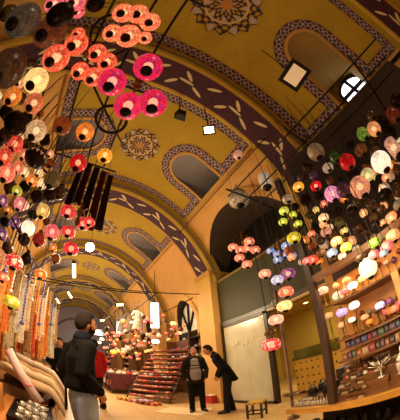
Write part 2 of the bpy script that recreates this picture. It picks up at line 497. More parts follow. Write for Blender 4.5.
b = MB(); b.bbox((3.92, 1.92, 2.30), (4.02, 5.34, 2.40)); b.build('fascia_rail', plain((70, 60, 26), .4), fas, smooth=False)
b = MB(); b.bbox((3.92, 1.92, 3.62), (4.02, 5.34, 3.68)); b.build('fascia_rail', plain((126, 100, 40), .5), fas, smooth=False)
b = MB(); b.bbox((3.93, 1.95, 2.27), (4.10, 3.55, 2.38)); b.build('cream_lintel', plain((236, 208, 150), .5), fas, smooth=False)
# room behind the shop front
SHOP = plain((196, 164, 72), .75, 0, .08, 2, 'shop_wall_paint')
b = MB(); b.bbox((7.6, 1.2, 0), (7.7, 6.6, 2.9)); struct(b.build('wall_shop_back', SHOP, smooth=False))
b = MB(); b.bbox((4.7, 1.1, 0), (7.7, 1.2, 2.9)); struct(b.build('wall_shop_near', SHOP, smooth=False))
b = MB(); b.bbox((4.7, 6.5, 0), (7.7, 6.6, 2.9)); struct(b.build('wall_shop_far', SHOP, smooth=False))
b = MB(); b.bbox((4.66, 1.1, 2.62), (7.7, 6.6, 2.72)); struct(b.build('ceiling_shop', plain((170, 138, 64), .6), smooth=False))
# frosted glass screen with its frame
def frost():
    m, t, b = newmat('hazy_shop_glass'); co = coord(t); n = noise(t, 3.2, co, 5)
    c = mixc(t, n, lin((196, 188, 150)), lin((236, 230, 200))); setc(t, b, c); b.inputs['Roughness'].default_value = .16
    b.inputs['Transmission Weight'].default_value = .12; b.inputs['Alpha'].default_value = .93; return m
door = MB(); door.bbox((3.97, 3.70, .06), (3.985, 5.28, 2.30)); dr = struct(door.build('door_1', frost(), smooth=False))
FR = plain((58, 48, 26), .4, .3, .15, 6, 'dark_olive_frame')
for (y0, y1, z0, z1) in ((3.58, 3.70, 0, 2.3), (5.27, 5.36, 0, 2.3), (3.6, 5.3, 2.24, 2.32), (3.6, 5.3, 0, .07)):
    d = MB(); d.bbox((3.93, y0, z0), (4.03, y1, z1)); d.build('door_frame', FR, dr, smooth=False)
# paper cut stickers hung in the pane
for k in range(5):
    d = MB(); d.box((3.962, 4.2 + .18 * (k % 5) + .03 * (k % 2), 1.72 - .18 * (k // 5) - .05 * ((k * 7) % 3)), (.006, .12, .1), 0); d.build('paper_note', plain((206, 198, 160), .8), dr, smooth=False)

# arched fanlight in the third bay
yc2, hw2, zs2, rz2 = BAYS[2]['shop']; ar = opening(BAYS[2]['shop'], 'trim_fanlight_arch'); gx = 4.50
b = MB(); b.v = [(gx, ar[0][0], 0)] + [(gx, y, z) for y, z in ar] + [(gx, ar[-1][0], 0)]; b.f = [tuple(range(len(b.v)))]
pm = plain((206, 190, 156), .2, 0, .3, 2, 'lit_fanlight_glass'); pb = pm.node_tree.nodes['Principled BSDF']; pb.inputs['Emission Color'].default_value = (.9, .76, .5, 1); pb.inputs['Emission Strength'].default_value = .22
w3 = struct(b.build('window_3', pm, smooth=False))
b = MB(); b.tube([(gx - .04, ar[0][0], 0)] + [(gx - .04, y, z) for y, z in ar] + [(gx - .04, ar[-1][0], 0)], .075, 6); b.build('window_frame', IRON, w3)
for a in (45, 90, 135):
    b = MB(); b.tube([(gx - .04, yc2, 2.6), (gx - .04, yc2 - hw2 * .88 * cos(radians(a)), zs2 + rz2 * .88 * sin(radians(a)))], .05, 5); b.build('window_bar', IRON, w3)
b = MB(); b.bbox((gx - .08, yc2 - hw2 * .9, 2.42), (gx - .01, yc2 + hw2 * .9, 2.6)); b.build('transom', IRON, w3, smooth=False)
for yy in (-.28, .28): b = MB(); b.bbox((gx - .07, yc2 + yy - .03, 0), (gx - .01, yc2 + yy + .03, 2.42)); b.build('window_bar', IRON, w3, smooth=False)
# dark arch of the next shop
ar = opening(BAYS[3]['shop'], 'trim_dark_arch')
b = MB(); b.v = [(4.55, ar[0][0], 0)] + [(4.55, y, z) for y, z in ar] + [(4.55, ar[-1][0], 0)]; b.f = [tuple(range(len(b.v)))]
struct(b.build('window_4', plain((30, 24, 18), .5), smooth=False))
# positions in metres: x right of the camera track, y along the street, z above the floor
LEFT_LANTERNS = [
 ((-0.933,0.668,2.584),0.150,'umber',0.35,'g'),  # this and the next two: emission imitates light from neighbouring lanterns
 ((-0.999,0.352,2.735),0.140,'smoke',0.3,'g'),
 ((-0.884,0.502,3.050),0.150,'rust',0.35,'g'),
 ((-0.591,0.239,2.505),0.084,'black',0,'f'),
 ((-0.763,0.825,2.796),0.110,'ivory',1,'t'),
 ((-0.803,1.094,2.571),0.105,'black',0,'f'),
 ((-0.553,1.304,2.508),0.105,'starred',0.0,'f'),
 ((-0.590,1.098,2.554),0.085,'leafy',0.7,'g'),
 ((-0.671,0.919,2.625),0.080,'salmon',0.5,'g'),
 ((-0.547,1.819,1.856),0.085,'redwhite',0.8,'f'),
 ((-0.450,1.169,2.789),0.085,'umberlit',0.25,'f'),
 ((-0.926,0.964,2.704),0.080,'orange',0.6,'g'),
 ((-0.775,1.428,2.374),0.080,'coral',0.9,'g'),
 ((-0.272,1.326,3.012),0.090,'orange',0.8,'g'),
 ((-1.499,0.388,3.148),0.094,'olive',0,'g'),
 ((-0.882,1.435,2.709),0.085,'red',0.8,'g'),
 ((-0.406,1.569,2.562),0.080,'moss',0.15,'g'),
 ((-0.543,1.989,1.561),0.080,'citron',0.6,'f'),
 ((-0.251,1.633,2.915),0.090,'crimson',0.7,'g'),
 ((-0.510,0.170,2.801),0.063,'black',0,'b'),
 ((-0.765,1.233,2.350),0.066,'red',0.7,'g'),
 ((-0.303,1.918,2.276),0.075,'rose',0.8,'g'),
 ((-0.493,1.644,2.401),0.070,'black',0,'f'),
 ((-0.435,1.856,2.617),0.080,'black',0,'f'),
 ((-0.014,1.625,3.139),0.085,'amber',0.9,'t'),
 ((-1.115,1.259,2.885),0.080,'black',0,'f'),
 ((-0.927,1.263,2.598),0.070,'umber',0,'g'),
 ((-0.528,2.214,2.648),0.085,'butter',0.7,'g'),
 ((-0.407,1.434,1.990),0.053,'white',1.1,'g'),
 ((-0.660,1.758,2.354),0.065,'pink',0.8,'g'),
 ((-0.439,2.078,2.247),0.070,'blood',0.4,'t'),
 ((-0.640,1.904,1.726),0.062,'coral',0.7,'f'),
 ((-1.033,1.510,3.200),0.080,'black',0,'g'),
 ((-0.857,1.637,2.954),0.075,'umber',0,'f'),
 ((-0.755,1.927,2.670),0.075,'black',0,'f'),
 ((-0.914,1.912,2.601),0.075,'umber',0,'g'),
 ((-0.587,2.070,2.184),0.070,'black',0,'f'),
 ((-0.555,1.580,1.861),0.053,'umber',0,'f'),
 ((-0.322,1.719,2.581),0.066,'umber',0,'t'),
 ((-0.764,1.548,2.557),0.060,'coral',0.7,'g'),
 ((-0.530,1.437,2.383),0.053,'orange',0.9,'f'),
 ((-0.774,1.817,2.516),0.060,'lime',0.6,'f'),
 ((-0.959,2.007,2.479),0.065,'violet',0.6,'g'),
 ((-0.871,2.419,2.506),0.073,'violet',0.6,'g'),
 ((-0.946,2.335,2.271),0.070,'violet',0.6,'g'),
 ((-0.711,1.404,2.586),0.053,'coral',0.6,'g'),
 ((-0.676,2.393,2.667),0.073,'black',0,'f'),
 ((-1.078,2.593,2.563),0.079,'black',0,'f'),
 ((-0.565,2.322,2.113),0.065,'black',0,'t'),
 ((-0.713,1.639,3.100),0.066,'black',0,'t'),
 ((-1.132,3.572,1.950),0.098,'orange',0.7,'g'),
 ((-0.665,2.185,2.975),0.067,'cream',0.9,'g'),
 ((-0.958,2.246,2.538),0.059,'orange',0.5,'f'),
 ((-0.822,1.880,2.815),0.055,'cream',0.9,'t'),
 ((-0.717,2.019,2.991),0.059,'cream',0.9,'t'),
 ((-1.031,1.409,2.647),0.050,'umber',0,'g'),
 ((-0.327,2.496,2.397),0.048,'orange',0.7,'g'),
 ((-1.126,1.549,3.017),0.071,'clear',0.08,'f'),
 ((-1.193,0.822,2.996),0.066,'orange',0.7,'t'),
 ((-0.457,2.357,2.353),0.059,'milk',0.3,'f'),
 ((-0.294,2.754,2.380),0.064,'umberlit',0.2,'g'),
 ((-1.039,1.873,2.712),0.053,'brick',0.15,'f'),
 ((-1.416,0.857,3.088),0.048,'clear',0.08,'t'),
 ((-0.962,0.836,3.188),0.041,'clear',0.08,'g'),
 ((-0.876,1.236,2.864),0.039,'black',0,'g'),
 ((-0.789,1.298,3.048),0.042,'umberlit',0.2,'f'),
 ((-0.679,2.095,3.225),0.065,'umber',0,'f'),
 ((-0.930,1.517,2.892),0.043,'cream',0.9,'g'),
 ((-0.814,2.580,2.545),0.052,'plum',0.12,'t'),
 ((-1.052,2.262,2.880),0.059,'brown',0.1,'f'),
 ((-1.242,1.459,3.110),0.076,'plum',0.12,'g'),
 ((-0.429,2.674,2.101),0.081,'orange',0.7,'f'),
 ((-1.172,1.867,3.014),0.068,'coral',0.7,'f'),
 ((-1.431,1.361,3.125),0.080,'clear',0.08,'t'),
 ((-1.141,1.710,2.987),0.064,'coral',0.7,'f'),
 ((-1.084,1.013,3.035),0.066,'peach',0.7,'f'),
 ((-1.286,1.771,3.084),0.073,'orange',0.7,'t'),
 ((-1.231,1.349,2.993),0.048,'black',0,'f'),
 ((-0.544,1.724,2.878),0.058,'umberlit',0.2,'f'),
 ((-1.016,2.115,2.719),0.063,'peach',0.7,'g'),
 ((-1.052,1.206,3.069),0.062,'olive',0,'g'),
 ((-0.897,1.791,3.095),0.078,'brown',0.1,'f'),
 ((-0.826,1.993,3.133),0.067,'milk',0.3,'f'),
 ((-1.273,1.269,3.206),0.064,'cream',0.9,'t'),
 ((-0.914,2.570,2.217),0.075,'peach',0.7,'g'),
 ((-1.021,0.818,3.065),0.043,'umber',0,'g'),
 ((-1.025,2.398,2.627),0.065,'brown',0.1,'g'),
 ((-0.531,1.527,2.813),0.039,'peach',0.7,'g'),
 ((-1.218,1.105,2.876),0.041,'cream',0.9,'g'),
 ((-0.353,2.675,2.480),0.052,'milk',0.3,'t'),
 ((-0.684,1.534,2.689),0.051,'peach',0.7,'f'),
 ((-1.005,1.642,2.864),0.069,'olive',0,'f'),
 ((-0.488,2.442,2.663),0.053,'brick',0.15,'f'),
 ((-0.754,2.163,2.615),0.060,'cream',0.9,'f'),
 ((-1.183,1.995,2.791),0.058,'umberlit',0.2,'f'),
]
RIGHT_LANTERNS = [
 ((1.827,-0.048,2.348),0.100,'white',1.05,'g'),
 ((1.835,0.253,2.306),0.100,'peachstar',0.75,'g'),
 ((1.994,-0.253,2.460),0.100,'milkred',0.5,'c'),
 ((2.200,0.595,1.744),0.099,'whitegreen',1.1,'g'),
 ((1.750,0.429,2.894),0.094,'clear',0.06,'g'),
 ((1.664,0.203,2.474),0.075,'crimson',0.45,'g'),
 ((2.114,0.225,1.846),0.080,'peach',0.8,'f'),
 ((2.020,0.145,2.447),0.080,'leafcream',0.6,'g'),
 ((1.958,0.430,2.468),0.080,'plum',0.12,'g'),
 ((2.046,0.589,2.579),0.086,'orchid',0.8,'g'),
 ((2.164,-0.348,2.719),0.090,'black',0,'b'),
 ((1.960,-0.493,2.708),0.085,'brick',0.2,'g'),
 ((2.010,0.043,2.722),0.085,'brassrib',0.0,'s'),
 ((2.200,1.542,2.146),0.097,'violet',0.6,'f'),
 ((2.068,1.534,1.907),0.091,'coral',0.8,'f'),
 ((1.936,1.493,1.728),0.085,'ivory',1,'f'),
 ((2.200,1.865,1.665),0.099,'blush',0.9,'f'),
 ((1.980,0.302,1.760),0.070,'rose',0.75,'f'),
 ((2.263,0.113,2.288),0.085,'black',0,'f'),
 ((2.224,-0.752,3.006),0.100,'black',0,'f'),
 ((1.852,-0.209,2.674),0.075,'peach',0.5,'g'),
 ((1.922,1.150,2.358),0.080,'citron',0.8,'f'),
 ((2.102,-0.096,2.924),0.080,'green',0.3,'g'),
 ((2.528,0.198,2.145),0.080,'peach',0.9,'f'),
 ((2.049,0.759,2.102),0.070,'peach',0.75,'f'),
 ((2.068,0.407,1.880),0.066,'green',0.8,'f'),
 ((2.348,0.554,2.419),0.080,'black',0,'f'),
 ((2.409,0.334,2.378),0.080,'umber',0,'g'),
 ((2.420,-0.032,2.311),0.079,'umber',0,'g'),
 ((2.403,-0.431,3.074),0.091,'black',0,'t'),
 ((2.420,-0.191,2.499),0.081,'peach',0.35,'f'),
 ((2.252,-0.074,2.749),0.075,'brown',0.1,'b'),
 ((2.068,1.784,2.242),0.081,'blush',0.55,'f'),
 ((1.804,1.409,1.983),0.067,'bluewhite',0.8,'f'),
 ((2.100,1.115,2.102),0.070,'red',0.9,'f'),
 ((1.975,0.667,1.969),0.061,'lime',0.8,'f'),
 ((1.540,0.343,1.652),0.045,'rose',0.8,'f'),
 ((1.718,0.284,2.652),0.057,'darkgreen',0.12,'g'),
 ((2.095,0.492,2.912),0.070,'milk',0.35,'f'),
 ((1.844,0.833,2.787),0.065,'amber',1,'f'),
 ((1.835,0.642,2.637),0.061,'crimson',1.1,'f'),
 ((1.811,0.994,2.730),0.065,'clear',0.3,'f'),
 ((2.200,0.914,2.090),0.065,'iceblue',0.7,'f'),
 ((2.290,0.929,2.383),0.070,'blush',0.4,'f'),
 ((2.420,0.732,2.569),0.073,'black',0,'f'),
 ((2.420,0.899,2.627),0.075,'umber',0,'f'),
 ((2.092,0.936,2.781),0.070,'black',0,'g'),
 ((2.219,0.699,2.347),0.066,'olive',0,'g'),
 ((2.589,0.630,2.318),0.073,'umber',0,'f'),
 ((2.275,0.367,2.101),0.063,'black',0,'f'),
 ((2.570,0.331,2.987),0.080,'black',0,'g'),
 ((1.715,0.580,2.790),0.061,'black',0,'f'),
 ((2.557,-0.173,3.060),0.080,'umber',0,'f'),
 ((1.696,-0.268,2.670),0.057,'umber',0,'f'),
 ((2.589,0.051,2.235),0.071,'clear',0.2,'f'),
 ((1.936,0.914,2.051),0.054,'brown',0.15,'f'),
 ((2.110,0.701,2.976),0.060,'plum',0.2,'g'),
 ((1.672,0.942,1.947),0.044,'rose',1,'f'),
 ((1.430,0.252,1.597),0.032,'iceblue',0.5,'f'),
 ((2.404,1.094,2.773),0.065,'olive',0.1,'f'),
 ((2.200,0.990,2.282),0.056,'umber',0,'f'),
 ((2.420,0.624,2.982),0.065,'brown',0.1,'g'),
 ((2.088,0.847,3.059),0.062,'umber',0,'f'),
 ((1.989,1.043,2.719),0.057,'black',0,'f'),
 ((2.253,0.823,2.819),0.061,'black',0,'f'),
 ((2.374,0.127,3.160),0.065,'black',0,'b'),
 ((1.936,0.562,1.802),0.045,'umber',0,'f'),
 ((2.275,1.037,2.503),0.060,'black',0,'t'),
 ((2.589,1.391,2.846),0.071,'umber',0,'f'),
 ((2.420,0.476,2.874),0.063,'black',0,'s'),
 ((2.181,0.772,2.631),0.052,'coral',0.7,'f'),
 ((1.540,0.572,1.775),0.033,'blush',0.7,'f'),
 ((2.611,0.821,2.405),0.057,'butter',0.9,'f'),
 ((2.589,1.063,2.894),0.048,'butter',1.2,'g'),
 ((2.153,0.410,2.388),0.051,'olive',0,'t'),
 ((2.774,0.605,2.289),0.060,'umber',0,'g'),
 ((2.542,0.450,2.621),0.080,'umber',0,'f'),
 ((2.724,0.070,2.577),0.057,'milk',0.3,'t'),
 ((2.671,0.622,2.616),0.062,'milk',0.3,'g'),
 ((2.729,0.925,2.713),0.077,'olive',0,'t'),
 ((2.572,0.747,2.102),0.059,'milk',0.3,'f'),
 ((2.740,-0.153,2.746),0.087,'orange',0.7,'f'),
 ((2.688,0.261,2.775),0.062,'brown',0.1,'f'),
 ((2.765,0.413,2.570),0.054,'black',0,'g'),
 ((2.291,0.286,2.574),0.052,'milk',0.3,'f'),
 ((2.747,0.192,2.234),0.075,'orange',0.7,'f'),
 ((2.680,1.110,2.671),0.074,'brick',0.15,'t'),
 ((2.718,0.748,2.068),0.059,'milk',0.3,'g'),
 ((2.471,1.041,2.130),0.056,'brown',0.1,'f'),
 ((2.386,-0.280,2.633),0.056,'brick',0.15,'g'),
 ((2.333,-0.514,2.703),0.057,'plum',0.12,'f'),
 ((2.521,0.115,2.471),0.066,'cream',0.9,'t'),
 ((2.748,1.345,2.414),0.090,'umber',0,'t'),
 ((2.500,-0.384,2.713),0.060,'clear',0.08,'g'),
 ((2.264,0.047,2.567),0.047,'orange',0.7,'f'),
 ((1.820,1.184,2.133),0.041,'peach',0.7,'t'),
 ((2.553,1.128,2.381),0.074,'milk',0.3,'g'),
 ((2.312,0.192,2.653),0.050,'brown',0.1,'f'),
 ((2.159,0.306,2.492),0.061,'clear',0.08,'f'),
 ((2.177,-0.158,2.363),0.055,'umber',0,'g'),
 ((2.799,-0.490,2.920),0.087,'cream',0.9,'f'),
 ((2.501,0.610,2.726),0.075,'brown',0.1,'t'),
 ((2.762,0.341,2.246),0.053,'peach',0.7,'f'),
 ((2.624,0.213,2.356),0.055,'peach',0.7,'t'),
 ((2.297,0.760,2.174),0.047,'brown',0.1,'f'),
 ((1.932,0.981,2.159),0.046,'umberlit',0.2,'f'),
 ((2.731,-0.017,2.395),0.067,'milk',0.3,'t'),
 ((2.669,-0.413,2.774),0.088,'plum',0.12,'g'),
 ((2.251,0.538,2.564),0.056,'orange',0.7,'f'),
 ((2.592,0.985,2.556),0.058,'cream',0.9,'f'),
 ((2.495,-0.056,2.511),0.052,'milk',0.3,'g'),
 ((2.233,0.415,2.267),0.047,'peach',0.7,'g'),
 ((2.606,1.216,2.540),0.066,'clear',0.08,'f'),
 ((2.707,0.516,2.133),0.053,'clear',0.08,'g'),
 ((2.362,0.422,2.614),0.050,'olive',0,'g'),
 ((2.686,0.413,2.345),0.070,'brown',0.1,'f'),
 ((2.466,0.213,2.753),0.050,'milk',0.3,'t'),
 ((2.455,1.343,2.540),0.083,'orange',0.7,'f'),
 ((2.151,0.129,2.585),0.065,'umberlit',0.2,'t'),
 ((2.753,1.025,2.502),0.070,'brown',0.1,'f'),
 ((2.003,0.812,2.330),0.043,'peach',0.7,'g'),
 ((2.338,1.178,2.205),0.050,'black',0,'g'),
 ((2.795,-0.305,2.857),0.062,'orange',0.7,'t'),
 ((2.523,1.260,2.215),0.060,'orange',0.7,'f'),
 ((2.620,-0.036,2.624),0.054,'milk',0.3,'t'),
 ((2.029,1.326,2.316),0.058,'umberlit',0.2,'g'),
 ((2.574,1.520,2.348),0.064,'milk',0.3,'f'),
 ((2.621,0.540,2.819),0.058,'brown',0.1,'f'),
 ((2.774,0.825,2.294),0.069,'peach',0.7,'g'),
 ((2.235,-0.239,2.510),0.055,'olive',0,'g'),
 ((2.162,-0.003,2.380),0.055,'peach',0.7,'f'),
 ((1.906,0.741,2.333),0.056,'cream',0.9,'f'),
 ((2.633,0.919,2.135),0.080,'olive',0,'t'),
 ((1.874,0.914,2.251),0.043,'coral',0.7,'f'),
 ((2.197,0.221,2.167),0.051,'umber',0,'f'),
 ((2.526,0.949,2.267),0.063,'plum',0.12,'g'),
]
SHOPFRONT_LANTERNS = [
 ((3.087,2.907,4.715),0.257,'mosquebowl',0.12,'m'),
 ((2.250,2.055,1.371),0.130,'redlace',0.8,'f'),
 ((2.578,1.709,4.001),0.150,'milk',0.4,'c'),
 ((2.518,1.446,3.628),0.120,'clear',0.12,'c'),
 ((2.883,2.615,1.613),0.100,'brown',0.2,'f'),
 ((2.339,1.935,4.827),0.100,'blush',0.4,'g'),
 ((3.081,2.565,2.131),0.070,'clear',0.2,'g'),
]
CLUSTERS = [
 ('red',0.85,'g',[((-0.605,0.580,2.706),0.101),((-0.537,0.493,2.841),0.090),((-0.380,0.551,2.943),0.075),((-0.262,0.563,2.848),0.071),((-0.434,0.687,2.839),0.071),((-0.304,0.669,2.761),0.071),((-0.555,0.420,2.856),0.052)]),
 ('sunset',0.85,'g',[((-0.354,0.213,3.076),0.083),((-0.258,0.194,3.173),0.087),((-0.145,0.235,3.259),0.087),((-0.235,0.387,3.107),0.100),((-0.110,0.373,3.201),0.058),((-0.355,0.390,3.046),0.075)]),
 ('magenta',0.8,'g',[((-0.148,0.613,2.651),0.095),((0.024,0.475,2.778),0.099),((0.016,0.777,2.721),0.102),((0.160,0.660,2.663),0.095)]),
 ('rosepink',0.8,'g',[((-0.797,0.216,2.768),0.069),((-0.695,0.202,2.898),0.077),((-0.671,0.279,2.975),0.054)]),
 ('scarlet',0.75,'f',[((-0.198,1.828,2.473),0.078),((-0.160,2.002,2.370),0.074),((-0.032,2.027,2.519),0.078),((0.023,1.892,2.474),0.059),((-0.097,2.115,2.260),0.083)]),
 ('salmonpink',0.8,'f',[((2.391,2.639,3.141),0.090),((2.596,2.693,3.160),0.090),((2.802,2.705,3.227),0.090),((2.748,2.466,3.069),0.090),((2.745,2.577,3.294),0.107),((2.509,2.651,2.963),0.090),((2.734,2.725,2.906),0.098)]),
 ('blue',0.7,'f',[((2.316,1.540,2.554),0.068),((2.351,1.741,2.547),0.061),((2.512,1.745,2.560),0.061),((2.438,1.572,2.442),0.068),((2.415,1.806,2.498),0.068),((2.192,1.714,2.552),0.055)]),
 ('limeyellow',0.85,'f',[((1.992,1.203,2.777),0.062),((2.160,1.200,2.769),0.056),((2.185,1.389,2.797),0.062),((2.180,1.188,2.633),0.056)]),
]
SHELF_LAMPS = [
 ((2.600,1.325,1.841),0.076,'blush',0.9),
 ((2.600,1.219,1.715),0.087,'milkgreen',0.9),
 ((2.600,1.057,1.676),0.061,'rose',0.8),
 ((2.600,1.020,1.832),0.073,'salmon',0.8),
 ((2.600,0.919,1.706),0.072,'white',1.6),
 ((2.600,0.830,1.762),0.059,'ivory',1.0),
 ((2.600,1.140,1.824),0.049,'peach',0.7),
 ((2.600,0.981,1.509),0.077,'white',1.6),
 ((2.600,1.152,1.493),0.085,'lilac',0.8),
 ((2.600,1.332,1.524),0.063,'peach',0.7),
 ((2.600,0.687,1.374),0.069,'bluewhite',1.1),
 ((2.600,0.584,1.371),0.051,'violet',0.6),
 ((2.600,1.088,1.366),0.054,'white',1.3),
 ((2.600,0.948,1.334),0.059,'peach',0.8),
 ((2.600,1.229,1.356),0.061,'peach',0.8),
 ((2.600,0.849,1.255),0.052,'orange',0.8),
 ((2.600,0.628,1.192),0.074,'orange',0.8),
 ((2.600,0.713,1.279),0.063,'rose',0.7),
 ((2.600,0.532,1.146),0.068,'coral',0.8),
 ((2.600,0.515,1.301),0.057,'rose',0.6),
]
# ------------------------------------------------------------------ hanging lanterns
HUE = {  # colour of the glass, colour of its accents, words
 'smoke': ((98, 92, 78), (60, 52, 40), 'smoky grey'), 'olive': ((92, 88, 40), (60, 50, 20), 'dull olive'), 'rust': ((128, 72, 40), (80, 44, 30), 'rust brown'),
 'umber': ((86, 58, 36), (50, 34, 24), 'dark umber'), 'ivory': ((255, 226, 150), (240, 180, 90), 'ivory'), 'orange': ((236, 128, 44), (250, 180, 80), 'orange'),
 'salmon': ((236, 146, 92), (216, 90, 60), 'salmon'), 'black': ((30, 22, 18), (60, 44, 34), 'blackened metal'), 'leafy': ((240, 190, 150), (40, 150, 60), 'peach and green'),
 'red': ((226, 60, 44), (255, 150, 110), 'red'), 'coral': ((242, 120, 88), (250, 190, 150), 'coral'), 'starred': ((24, 18, 16), (40, 30, 24), 'black lantern with white diamonds'),
 'cream': ((255, 226, 176), (240, 190, 120), 'cream'), 'moss': ((130, 124, 70), (90, 80, 40), 'moss green'), 'lime': ((206, 212, 70), (150, 170, 40), 'lime green'),
 'pink': ((246, 130, 140), (252, 190, 180), 'pink'), 'violet': ((120, 70, 150), (240, 140, 110), 'violet and orange'), 'butter': ((250, 220, 120), (220, 150, 60), 'butter yellow'),
 'white': ((255, 246, 224), (255, 232, 190), 'white'), 'rose': ((244, 110, 120), (250, 160, 150), 'rose pink'), 'blood': ((150, 14, 18), (210, 40, 30), 'blood red'),
 'redwhite': ((226, 40, 40), (255, 226, 200), 'red and white'), 'citron': ((220, 208, 50), (190, 140, 30), 'citron yellow'), 'umberlit': ((170, 84, 34), (110, 60, 30), 'amber brown'),
 'amber': ((250, 180, 60), (220, 130, 30), 'amber'), 'crimson': ((214, 14, 28), (150, 8, 20), 'crimson'), 'clear': ((190, 178, 146), (130, 110, 80), 'clear glass'),
 'leafcream': ((236, 220, 150), (130, 180, 140), 'cream and green'), 'peachstar': ((240, 160, 104), (120, 100, 150), 'peach lantern with violet stars'), 'plum': ((92, 52, 84), (60, 40, 90), 'plum'),
 'green': ((110, 170, 50), (200, 210, 90), 'green'), 'peach': ((250, 170, 110), (250, 206, 150), 'peach'), 'darkgreen': ((40, 84, 40), (70, 110, 50), 'dark green'), 'milk': ((230, 214, 186), (200, 170, 140), 'milky white'),
 'orchid': ((236, 130, 190), (255, 230, 240), 'orchid and white'), 'milkred': ((230, 190, 160), (190, 70, 60), 'milky lantern with red pattern'), 'brick': ((130, 46, 34), (90, 60, 40), 'brick red'),
 'brassrib': ((150, 104, 60), (200, 150, 100), 'brass ribbed'), 'brown': ((120, 80, 44), (90, 50, 26), 'brown'), 'blush': ((250, 196, 166), (236, 130, 120), 'blush'), 'bluewhite': ((220, 226, 250), (70, 80, 200), 'blue and white'),
 'iceblue': ((170, 200, 235), (230, 240, 250), 'ice blue'), 'whitegreen': ((250, 255, 214), (214, 236, 130), 'white and pale green'), 'mosquebowl': ((200, 186, 154), (150, 120, 90), 'cut glass'),
 'redlace': ((226, 50, 60), (250, 220, 200), 'red lantern with white lace pattern'), 'lilac': ((190, 160, 230), (240, 210, 240), 'lilac'), 'milkgreen': ((230, 236, 200), (150, 190, 150), 'white and green'),
 'redlit': ((240, 84, 56), (255, 176, 120), 'glowing red'), 'sunset': ((244, 116, 84), (255, 214, 130), 'orange and pink'), 'magenta': ((240, 36, 76), (150, 40, 150), 'magenta'), 'rosepink': ((248, 100, 120), (255, 170, 170), 'rose pink'),
 'scarlet': ((236, 44, 62), (255, 110, 110), 'scarlet'), 'salmonpink': ((250, 132, 108), (250, 190, 150), 'salmon pink'), 'blue': ((110, 150, 236), (226, 236, 250), 'blue and white'), 'limeyellow': ((220, 220, 60), (120, 200, 90), 'lime and yellow')}
SHAPES = {}
CHAINM = plain((20, 16, 13), .9, 0, .1, 5, 'blackened_chain')
def prof_mesh(kind, mat):
    k = (kind, mat.name)
    if k in SHAPES: return SHAPES[k]
    b = MB()
    if kind == 'globe': b.ball((0, 0, 0), 1, 20, 14)
    elif kind == 'flat': b.lathe([(.30, -.62), (.62, -.56), (.9, -.34), (1, -.02), (.93, .3), (.7, .54), (.34, .66)], 20)
    elif kind == 'tear': b.lathe([(.26, -1), (.62, -.86), (.93, -.5), (1, -.12), (.86, .3), (.58, .68), (.34, 1.0), (.26, 1.2)], 18)
    elif kind == 'cyl': b.lathe([(.5, -1.0), (.68, -.9), (.72, 0), (.68, .9), (.5, 1.0)], 16)
    elif kind == 'star':
        n = 20; pr = []
        for z, r in ((-1.0, .12), (-.5, .7), (.1, 1), (.6, .55), (1.0, .15)): pr.append((r, z))
        b.lathe(pr, n)
        for i, v in enumerate(b.v): 
            if (i % n) % 2: b.v[i] = (v[0] * .72, v[1] * .72, v[2])
    elif kind == 'bowl': b.lathe([(.2, -.7), (.7, -.55), (1, -.1), (1.05, .2), (.98, .2), (.9, -.08), (.6, -.4), (.1, -.5)], 20)
    elif kind == 'mosque': b.lathe([(.3, -.75), (.55, -.7), (.92, -.4), (1, -.05), (.8, .2), (.55, .32), (.5, .42), (.72, .62), (.68, .62), (.46, .42)], 22)
    elif kind == 'cap': b.lathe([(.52, -.1), (.5, .04), (.34, .16), (.2, .22), (.22, .32), (.1, .38), (.07, .5)], 14)
    elif kind == 'base': b.lathe([(.36, .1), (.42, -.02), (.36, -.12), (.26, -.16), (.28, -.22), (.16, -.26), (.1, -.2)], 14)
    elif kind == 'chain':
        pts = [(.5 * (1 if k % 2 else -1) * (.6), 0, k / 24) for k in range(25)]
        b.tube([(0, 0, 0), (0, 0, 1)], 1.0, 5)
    elif kind == 'hook': b.ring((0, 0, 0), 1, .3, 12, 5, 'y')
    me = b.mesh(kind, mat, smooth=kind not in ('star',)); SHAPES[k] = me; return me
KIND = {'g': 'globe', 'f': 'flat', 't': 'tear', 'c': 'cyl', 's': 'star', 'b': 'bowl', 'm': 'mosque'}
TOP = {'g': .94, 'f': .62, 't': 1.16, 'c': 1.0, 's': .95, 'b': .2, 'm': .6}; BOT = {'g': -.94, 'f': -.6, 't': -.98, 'c': -1, 's': -.9, 'b': -.66, 'm': -.74}
SHAPEW = {'g': 'globe', 'f': 'onion shaped', 't': 'teardrop', 'c': 'barrel shaped', 's': 'star ribbed', 'b': 'bowl shaped', 'm': 'mosque'}
GLASS = .86
BULB = glow((255, 214, 150), 4.0, 'lantern_bulb'); _b = MB(); _b.ball((0, 0, 0), 1, 12, 8); BULBM = _b.mesh('bulb', BULB)                                      # how bright a lit lantern's glass is
def glassmat(c, lit, shape='g'):
    a, b, _ = HUE[c]
    if c == 'black' or c == 'starred': return DARKMETAL
    return mosaic(a, b, lit * GLASS if lit else 0, 6.0)
CH = {}
def lantern_parts(root, R, c, lit, s, chain, parent=None):
    g = link('glass_globe', prof_mesh(KIND[s], glassmat(c, lit)), root, scale=R)
    if lit >= .5: link('bulb', BULBM, root, (0, 0, .05 * R), scale=R * .33)
    link('metal_cap', prof_mesh('cap', BRASS if lit and c != 'white' else DARKMETAL), root, (0, 0, TOP[s] * R), scale=R * .8)
    link('metal_base', prof_mesh('base', DARKMETAL), root, (0, 0, BOT[s] * R), scale=R * (.95 if s != 'c' else 1.4))
    if chain > .01: link('chain', prof_mesh('chain', CHAINM), root, (0, 0, TOP[s] * R + .38 * R), scale=(.0035, .0035, chain))
    return g
